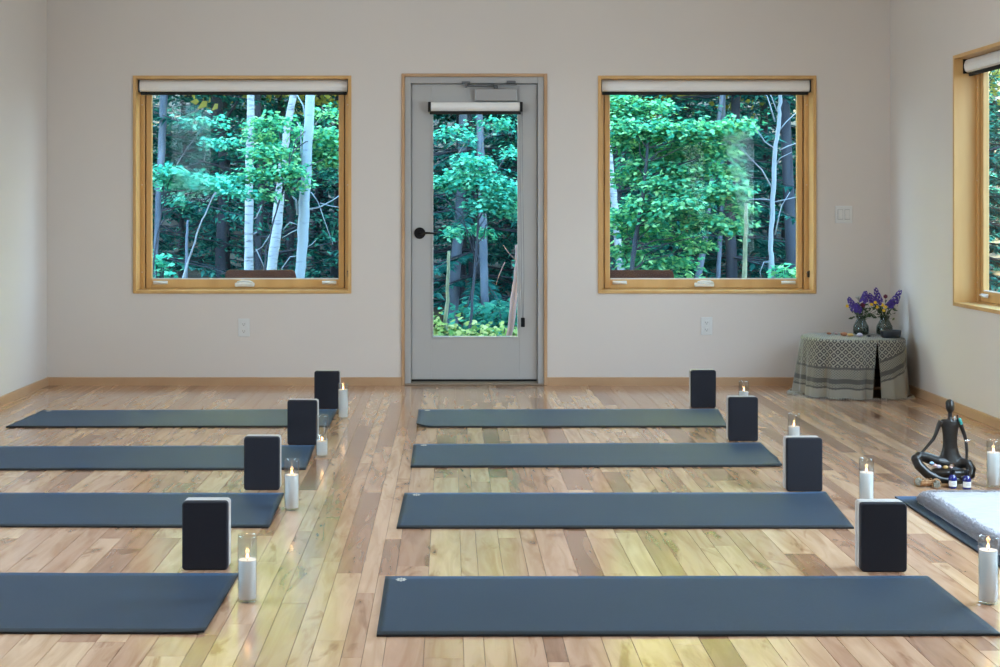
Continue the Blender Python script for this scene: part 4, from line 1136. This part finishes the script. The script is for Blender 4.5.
# --- generic forest trees (prototypes copied through the wood)
def forest_tree(kind, seed, h):
    rr = random.Random(seed); r = empty({'c': 'conifer_tree', 'd': 'leafy_tree'}[kind])
    tr = wiggle((0, 0, 0), (rr.uniform(-.3, .3), rr.uniform(-.3, .3), h * .95), 9, .05, rr)
    bm = new(); tube(bm, tr, [h * .008 * (1 - .85 * k / 9) + .01 for k in range(10)], 10); obj('trunk', bm, 'bark_dark', r)
    bm = new(); lb = new()
    if kind == 'c':
        z = .6
        while z < h:
            f = 1 - z / h; nb = 6
            for k in range(nb):
                a = rr.uniform(0, 2 * PI); L_ = (.35 + 1.9 * f) * rr.uniform(.7, 1.1); st = Vector((0, 0, z)); en = Vector((math.cos(a) * L_, math.sin(a) * L_, z - .18 * L_ + rr.uniform(-.1, .1)))
                tube(bm, [st, st.lerp(en, .5) + Vector((0, 0, .04)), en], [.011, .007, .003], 4, False)
                for q in range(int(42 * L_) + 8):
                    t = rr.uniform(.12, 1.02); p = st.lerp(en, t); sd = Vector((-math.sin(a), math.cos(a), 0)) * rr.choice((-1, 1))
                    d = (sd * rr.uniform(.5, 1) + Vector((math.cos(a), math.sin(a), 0)) * rr.uniform(.3, .9) + Vector((0, 0, rr.uniform(-.5, .1)))).normalized()
                    leaf(lb, p, d, Vector((0, rr.uniform(-.8, .2), 1)), rr.uniform(.08, .18), .026)
            z += rr.uniform(.20, .30)
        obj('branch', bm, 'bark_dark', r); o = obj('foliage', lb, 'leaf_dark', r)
    else:
        for k in range(30):
            z = rr.uniform(.9, h * 1.0); a = rr.uniform(0, 2 * PI); f = math.sin(PI * min(1, (z + .5) / (h + 1))) ** .5; L_ = rr.uniform(.4, 1.9) * f
            st = Vector((0, 0, z * .85)); en = Vector((math.cos(a) * L_, math.sin(a) * L_, z))
            tube(bm, wiggle(st, en, 4, .05, rr), [.022, .016, .011, .008, .004], 4, False)
            pad(lb, rr, en, .75, .75, .30, 190, .080, maple=False)
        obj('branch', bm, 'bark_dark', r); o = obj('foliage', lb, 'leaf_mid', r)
    return r
FR2 = random.Random(21)
protos = {'c': [forest_tree('c', 3, 9.5), forest_tree('c', 4, 8.5)], 'd': [forest_tree('d', 5, 9.0), forest_tree('d', 6, 8.0), forest_tree('d', 7, 7.0)]}
used = set()
def plant(kind, i, X, Y, z, rz, sc, label, mat_=None):
    pr_ = protos[kind][i % len(protos[kind])]
    o = pr_ if pr_.name not in used else dup(pr_)
    used.add(pr_.name)
    o.location = (X, Y, z); o.rotation_euler = (0, 0, rz); o.scale = (sc,) * 3
    tag(o, label, 'tree', 'trees of the dense wood outside the windows')
    return o
def tall_maple(seed):
    """tall clear trunk with a sunlit yellow-green crown"""
    rr = random.Random(seed); r = empty('tall_maple_tree'); h = 11.0
    tr = wiggle((0, 0, 0), (.2, .1, h * .92), 9, .06, rr)
    bm = new(); tube(bm, tr, [.07 * (1 - .85 * k / 9) + .01 for k in range(10)], 10); obj('trunk', bm, 'bark_dark', r)
    bm = new(); lb = new()
    for k in range(46):
        z = rr.uniform(3.6, h); a = rr.uniform(0, 2 * PI); L_ = rr.uniform(.5, 2.6) * math.sin(PI * min(1, max(.12, (z - 2.4) / (h - 1.4)))) ** .5
        st = Vector((0, 0, z * .8)); en = Vector((math.cos(a) * L_, math.sin(a) * L_, z))
        tube(bm, wiggle(st, en, 4, .06, rr), [.03, .022, .015, .010, .005], 4, False)
        pad(lb, rr, en, 1.0, 1.0, .45, 240, .17, maple=False, face=True)
    obj('branch', bm, 'bark_dark', r); obj('foliage', lb, 'leaf_canopy', r)
    return r
protos['t'] = [tall_maple(31), tall_maple(32)]
NAMES = {'c': 'dark conifer', 'd': 'mid-green leafy tree', 't': 'tall sunlit maple'}
def where(X, Y):
    px = VX + X / Y * FPX
    w_ = 'behind the left window' if px < 375 else 'straight behind the door' if px < 570 else 'behind the right window' if px < 850 else 'beyond the right corner'
    d_ = 'in the front rank' if Y < 19 else 'mid-wood' if Y < 26 else 'deep in the wood'
    return ' %s, %s' % (d_, w_)
spots = []
for row, (Y, n) in enumerate(((17.8, 8), (20.0, 10), (22.5, 11), (26, 13), (31, 15))):
    half = Y * .40 + 1.2
    for k in range(n):
        X = -half + 1.0 + (2 * half) * (k + .5 + FR2.uniform(-.3, .3)) / n
        spots.append((X, Y + FR2.uniform(-.8, .8), row))
for k, (X, Y, row) in enumerate(spots):
    kind = 'c' if (k + row) % 2 or row >= 3 and k % 3 else 'd'
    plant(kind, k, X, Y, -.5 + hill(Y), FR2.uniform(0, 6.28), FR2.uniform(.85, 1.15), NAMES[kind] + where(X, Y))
for k, (X, Y) in enumerate(((-5.6, 17.2), (-3.0, 18.6), (-.6, 17.0), (1.8, 18.2), (4.2, 17.0), (6.8, 18.4), (-1.8, 21.5), (3.2, 21.5))):
    plant('t', k, X, Y, -.5, k * 2.1, 1.0, NAMES['t'] + where(X, Y))

ORD = ['leftmost', 'second from the left', 'third from the left', 'fourth from the left', 'fifth from the left', 'sixth from the left', 'seventh from the left', 'eighth from the left', 'ninth from the left']
by_label = {}
for o in list(COL.objects):
    if o.get('group') == 'trees of the dense wood outside the windows': by_label.setdefault(o['label'], []).append(o)
for lab, os_ in by_label.items():
    if len(os_) > 1:
        os_.sort(key=lambda o: o.location.x / o.location.y)
        for k, o in enumerate(os_): o['label'] = lab + ', ' + ORD[min(k, 8)]

# --- birches and other trunks that can be told apart
def trunk_tree(name, label, pts, Y, rpx, m, branches=(), sprays=(), leafm='leaf_teal', L_=.075, seed=0, extend=True, group=None, cat='tree', yoff=0):
    """pts: pixel path bottom to top, rpx: radii in px (same length)"""
    rr = random.Random(seed); sc = Y / FPX
    path = [P(a, b_, Y) for a, b_ in pts]; rad = [q * sc for q in rpx]
    base = path[0] + (path[0] - path[1]).normalized() * .0
    t = (path[0] - path[1]).normalized()
    if path[0].z > -.45:            # carry the trunk down to the ground
        k = (path[0].z + .5) / max(.05, -t.z); g = path[0] + t * min(k, 3); g.z = -.55; path.insert(0, g); rad.insert(0, rad[0] * 1.15)
    if extend:
        t = (path[-1] - path[-2]).normalized(); path += [path[-1] + t * 2.2, path[-1] + t * 5.0]; rad += [rad[-1] * .8, rad[-1] * .4]
    r = empty(name, (path[0].x, path[0].y, -.5)); tag(r, label, cat, group); o0 = r.location.copy()
    # resample the trunk for slight irregularity
    pp, rd = [], []
    for i in range(len(path) - 1):
        for q in range(5):
            f = q / 5; v = path[i].lerp(path[i + 1], f); 
            if i or q: v = v + Vector((rr.gauss(0, .003), rr.gauss(0, .003), 0))
            pp.append(v - o0); rd.append((rad[i] * (1 - f) + rad[i + 1] * f) * .88 * rr.uniform(.94, 1.07))
    pp.append(path[-1] - o0); rd.append(rad[-1])
    bm = new(); tube(bm, pp, rd, 14); obj('trunk', bm, m, r)
    for br in branches:
        bpts, br_r = br[0], br[1]; dy = br[2] if len(br) > 2 else 0
        v = [P(a, b_, Y) + Vector((0, dy * i / max(1, len(bpts) - 1), 0)) - o0 for i, (a, b_) in enumerate(bpts)]
        bm = new(); tube(bm, v, [br_r * sc * (1 - .6 * i / (len(v) - 1)) for i in range(len(v))], 6); obj('branch', bm, m if m != 'birch' else 'twig', r)
    if sprays:
        bm = new(); tw = new()
        for (px, py, wx, hz, n, dy) in sprays:
            c = P(px, py, Y + dy) - o0; f = (Y + dy) / FPX
            pad(bm, rr, c, wx * f, wx * f * .7, hz * f * .6, int(n * 2.7), L_ * .68)
            near = min(pp, key=lambda v_: (v_ - c - Vector((0, 0, -.3))).length)
            tube(tw, wiggle(near, c, 4, .03, rr), [.008, .006, .005, .004, .002], 5, False)
        obj('branch', tw, 'bark_dark', r); obj('foliage', bm, leafm, r)
    return r
birch_group = 'pale birch trunks outside the left window'
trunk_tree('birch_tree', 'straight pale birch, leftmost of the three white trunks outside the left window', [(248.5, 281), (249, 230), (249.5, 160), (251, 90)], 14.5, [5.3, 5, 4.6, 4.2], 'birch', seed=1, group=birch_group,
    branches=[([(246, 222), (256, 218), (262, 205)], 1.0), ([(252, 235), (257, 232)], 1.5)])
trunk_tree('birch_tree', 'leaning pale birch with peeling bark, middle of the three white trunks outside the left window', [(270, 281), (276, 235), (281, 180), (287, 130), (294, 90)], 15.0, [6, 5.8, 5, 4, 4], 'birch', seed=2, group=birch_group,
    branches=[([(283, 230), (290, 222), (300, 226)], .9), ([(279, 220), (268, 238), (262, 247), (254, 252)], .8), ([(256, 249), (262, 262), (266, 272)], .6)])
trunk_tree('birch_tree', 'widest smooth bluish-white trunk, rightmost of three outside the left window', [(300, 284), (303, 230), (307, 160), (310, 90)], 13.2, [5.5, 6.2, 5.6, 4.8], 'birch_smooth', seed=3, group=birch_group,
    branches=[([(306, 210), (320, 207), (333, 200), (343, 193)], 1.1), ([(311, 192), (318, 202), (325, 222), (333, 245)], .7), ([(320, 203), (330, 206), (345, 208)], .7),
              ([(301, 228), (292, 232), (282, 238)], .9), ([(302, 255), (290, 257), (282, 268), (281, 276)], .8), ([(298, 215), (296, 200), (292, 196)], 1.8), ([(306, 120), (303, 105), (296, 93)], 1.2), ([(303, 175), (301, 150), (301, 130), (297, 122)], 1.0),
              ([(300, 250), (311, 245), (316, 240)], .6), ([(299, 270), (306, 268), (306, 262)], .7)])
trunk_tree('understory_maple', 'bright green sapling whose leaves hang in front of the white trunks', [(262, 300), (266, 250), (280, 200), (296, 140)], 12.9, [1.2, 1, .8, .5], 'bark_dark', extend=False, seed=4, leafm='leaf_bright', L_=.07,
    sprays=[(272, 122, 24, 10, 110, .3), (300, 155, 20, 14, 120, .6), (268, 152, 20, 14, 160, .1), (285, 170, 20, 14, 150, 0), (318, 135, 22, 20, 220, .5), (330, 155, 16, 20, 170, .5), (325, 112, 18, 8, 60, .8), (255, 175, 14, 12, 80, 0), (258, 138, 14, 8, 70, .5), (262, 195, 12, 8, 60, -.1), (292, 185, 10, 8, 50, 0)])
trunk_tree('understory_maple', 'blue-green sapling with a leafy spray across the lower left of the left window', [(150, 300), (155, 250), (162, 210), (170, 180)], 12.6, [1.2, 1, .8, .5], 'bark_dark', extend=False, seed=5, leafm='leaf_teal', L_=.065,
    sprays=[(165, 172, 18, 12, 150, 0), (185, 182, 24, 14, 230, .2), (208, 184, 22, 12, 180, .1), (230, 180, 18, 12, 120, .3), (182, 200, 14, 8, 60, 0), (236, 192, 12, 10, 70, 0), (222, 142, 20, 7, 70, .8), (206, 120, 20, 10, 60, 1.2)])
trunk_tree('snapped_sapling', 'thin broken stick leaning right with a mossy foot, lower left of the left window', [(183, 281), (186, 268), (200, 225), (212, 198), (215, 193)], 12.4, [2.2, 1.2, .8, .9, 1.1], 'bark_pale', extend=False, seed=6)
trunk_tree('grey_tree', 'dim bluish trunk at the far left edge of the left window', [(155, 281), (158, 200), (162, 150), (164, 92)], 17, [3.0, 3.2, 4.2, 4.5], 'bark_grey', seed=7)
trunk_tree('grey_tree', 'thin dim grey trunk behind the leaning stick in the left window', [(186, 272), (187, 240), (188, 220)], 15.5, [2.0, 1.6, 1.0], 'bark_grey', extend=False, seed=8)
# through the door glass
trunk_tree('understory_maple', 'bright green maple sapling filling the middle of the door glass', [(470, 330), (474, 280), (478, 220), (476, 160)], 13.4, [1.6, 1.4, 1.1, .7], 'bark_dark', extend=False, seed=9, leafm='leaf_teal', L_=.072,
    sprays=[(472, 162, 20, 12, 150, 0), (462, 178, 20, 16, 170, .2), (484, 180, 22, 18, 220, 0), (500, 195, 18, 16, 160, 0), (440, 180, 16, 12, 110, .3), (508, 210, 14, 14, 110, .1), (488, 205, 18, 12, 130, 0), (470, 232, 22, 8, 90, .3), (512, 150, 8, 16, 40, .5), (450, 132, 24, 14, 60, 1.6), (490, 122, 24, 14, 60, 2.0)],
    branches=[([(476, 262), (462, 215), (446, 200), (436, 196)], .8), ([(474, 240), (455, 212), (435, 205)], .7)])
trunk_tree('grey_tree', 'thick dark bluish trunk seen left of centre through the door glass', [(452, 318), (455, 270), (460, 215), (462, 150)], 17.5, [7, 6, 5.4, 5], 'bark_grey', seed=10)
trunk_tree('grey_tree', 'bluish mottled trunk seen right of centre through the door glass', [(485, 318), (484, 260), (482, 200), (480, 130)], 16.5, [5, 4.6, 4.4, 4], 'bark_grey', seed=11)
trunk_tree('mossy_stump', 'pale upright broken stump at the left of the door glass', [(444, 336), (447, 300), (449, 251)], 12.2, [2.8, 2.2, 1.5], 'bark_moss', extend=False, seed=12)
trunk_tree('leaning_trunk', 'smooth pinkish trunk leaning right at the right edge of the door glass', [(509, 338), (514, 300), (518, 265), (517, 245)], 11.9, [3.4, 3.8, 3.4, 2.2], 'bark_pink', extend=False, seed=13,
    branches=[([(517, 262), (508, 252), (503, 245)], .8), ([(505, 262), (499, 275), (496, 285)], .6)])
# right window
trunk_tree('understory_maple', 'large bright green maple filling the left two thirds of the window right of the door', [(628, 300), (634, 250), (644, 190), (650, 120)], 13.6, [3.0, 2.6, 2.2, 1.2], 'bark_dark', extend=False, seed=14, leafm='leaf_bright', L_=.078,
    sprays=[(618, 98, 18, 12, 140, .3), (650, 105, 18, 8, 90, .2), (650, 165, 26, 12, 160, .2), (690, 168, 26, 12, 160, .1), (720, 170, 20, 12, 120, .0), (660, 218, 26, 12, 150, .0), (620, 215, 18, 14, 120, .2), (622, 112, 24, 16, 220, .3), (640, 128, 26, 16, 260, .1), (668, 130, 26, 14, 220, 0), (690, 128, 24, 12, 200, -.1), (715, 132, 24, 14, 240, -.1), (735, 125, 16, 10, 110, -.2), (625, 140, 20, 16, 180, .3), (655, 150, 26, 16, 240, .3), (690, 150, 24, 16, 200, .2),
            (715, 150, 18, 10, 120, 0), (630, 178, 20, 12, 110, .4), (668, 182, 26, 12, 190, 0), (700, 192, 26, 12, 230, -.1), (728, 190, 18, 14, 150, -.2), (680, 205, 24, 14, 200, -.2), (650, 202, 24, 10, 140, .1), (705, 222, 20, 12, 150, -.1), (735, 225, 14, 12, 100, -.1), (745, 208, 10, 8, 50, 0),
            (640, 228, 24, 12, 130, .4), (670, 238, 18, 10, 90, .3), (700, 245, 12, 12, 60, .1), (625, 250, 18, 12, 100, .4), (650, 262, 26, 12, 150, .3), (680, 262, 16, 12, 80, .4)])
trunk_tree('bare_tree', 'slender pale bare tree with thin leafless branches, right side of the right window', [(772, 281), (771, 250), (773, 200), (775, 150), (779, 120), (781, 90)], 13.0, [4.2, 2.6, 2.8, 2.4, 2.2, 2.0], 'bark_pale', seed=15,
    branches=[([(775, 122), (770, 105), (767, 96), (758, 90)], .9), ([(777, 112), (772, 98), (769, 92)], .8), ([(778, 132), (786, 122), (797, 112)], .9), ([(774, 148), (765, 142), (752, 122)], .8),
              ([(772, 188), (762, 170), (750, 158), (738, 145)], .9), ([(780, 150), (788, 146), (800, 142)], .9), ([(773, 200), (760, 199), (745, 200)], .7), ([(774, 202), (784, 200), (800, 196)], .8), ([(772, 262), (764, 262), (760, 272), (762, 280)], .8), ([(775, 235), (779, 215), (782, 205), (790, 192)], .8), ([(773, 170), (780, 158), (792, 152)], .6)])
trunk_tree('mossy_stump', 'pale green mossy broken pole standing in the window right of the door', [(744.5, 281), (745.5, 240), (746.3, 203)], 12.4, [2.8, 2.4, 1.9], 'bark_moss', extend=False, seed=16)
trunk_tree('birch_tree', 'pale trunk at the left edge of the window right of the door', [(618, 240), (614, 200), (610, 170), (608, 140)], 15.5, [4, 4, 4, 4], 'birch', seed=17, group='pale trunks outside the window right of the door')
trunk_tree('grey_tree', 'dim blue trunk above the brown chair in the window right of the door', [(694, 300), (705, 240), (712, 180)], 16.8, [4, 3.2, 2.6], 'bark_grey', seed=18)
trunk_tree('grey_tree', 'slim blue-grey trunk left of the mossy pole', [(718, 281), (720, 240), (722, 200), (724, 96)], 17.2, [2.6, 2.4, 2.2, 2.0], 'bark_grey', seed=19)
# low shrubs
def shrub(px, py, Y, w, h, n, m, lab, L_=.07, seed=0, name='fern_shrub'):
    rr = random.Random(seed); p = P(px, py, Y); r = empty(name, (p.x, Y, -.5)); tag(r, lab, 'shrub', 'low bushes outside by the deck')
    bm = new(); st = new(); f = Y / FPX; top = p.z + .5
    for k in range(8):
        a = rr.uniform(0, 6.28); e_ = Vector((math.cos(a) * w * f * rr.uniform(.2, .8), math.sin(a) * w * f * .5, top - rr.uniform(0, h * f * .8)))
        tube(st, [(0, 0, 0), (e_.x * .5, e_.y * .5, e_.z * .6), e_], [.012, .008, .004], 5); pad(bm, rr, e_, w * f * .5, w * f * .45, h * f * .3, n // 8, L_)
    obj('stem', st, 'bark_dark', r); obj('foliage', bm, m, r)
shrub(446, 322, 12.1, 14, 34, 320, 'leaf_yellow', 'pale yellow-green bush at the lower left of the door glass', .06, 1)
shrub(468, 328, 12.2, 16, 26, 260, 'leaf_yellow', 'yellow-green low bush at the bottom middle of the door glass', .055, 2)
shrub(496, 328, 12.3, 18, 22, 260, 'leaf_yellow', 'yellow-green low bush at the bottom right of the door glass', .055, 3)
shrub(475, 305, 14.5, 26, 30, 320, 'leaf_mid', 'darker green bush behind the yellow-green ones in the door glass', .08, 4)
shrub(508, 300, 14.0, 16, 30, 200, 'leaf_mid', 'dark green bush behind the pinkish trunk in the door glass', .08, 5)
shrub(787, 268, 12.8, 16, 20, 200, 'leaf_bright', 'small bright bush in the lower right corner of the window right of the door', .06, 6)
shrub(158, 255, 12.9, 12, 40, 130, 'leaf_teal', 'small teal-green bush at the lower left edge of the left window', .06, 7)
shrub(665, 275, 14.0, 34, 30, 260, 'leaf_bright', 'leafy bush above the brown chair behind the window right of the door', .07, 8)
# trees to the right of the building, seen through the side window
for k, (X, Y) in enumerate(((9.6, 19), (12.5, 15), (13.5, 22), (-8.5, 14.5), (-10.5, 17))):
    kd = 'd' if k % 3 else 'c'
    plant(kd, k, X, Y, -.5, k * 1.3, .8, NAMES[kd] + (', standing apart %s' % {9.6: 'nearest the right corner window', 12.5: 'outermost on the right side', 13.5: 'far back on the right side', -8.5: 'nearest the left side of the room', -10.5: 'outermost on the left side'}[X]))
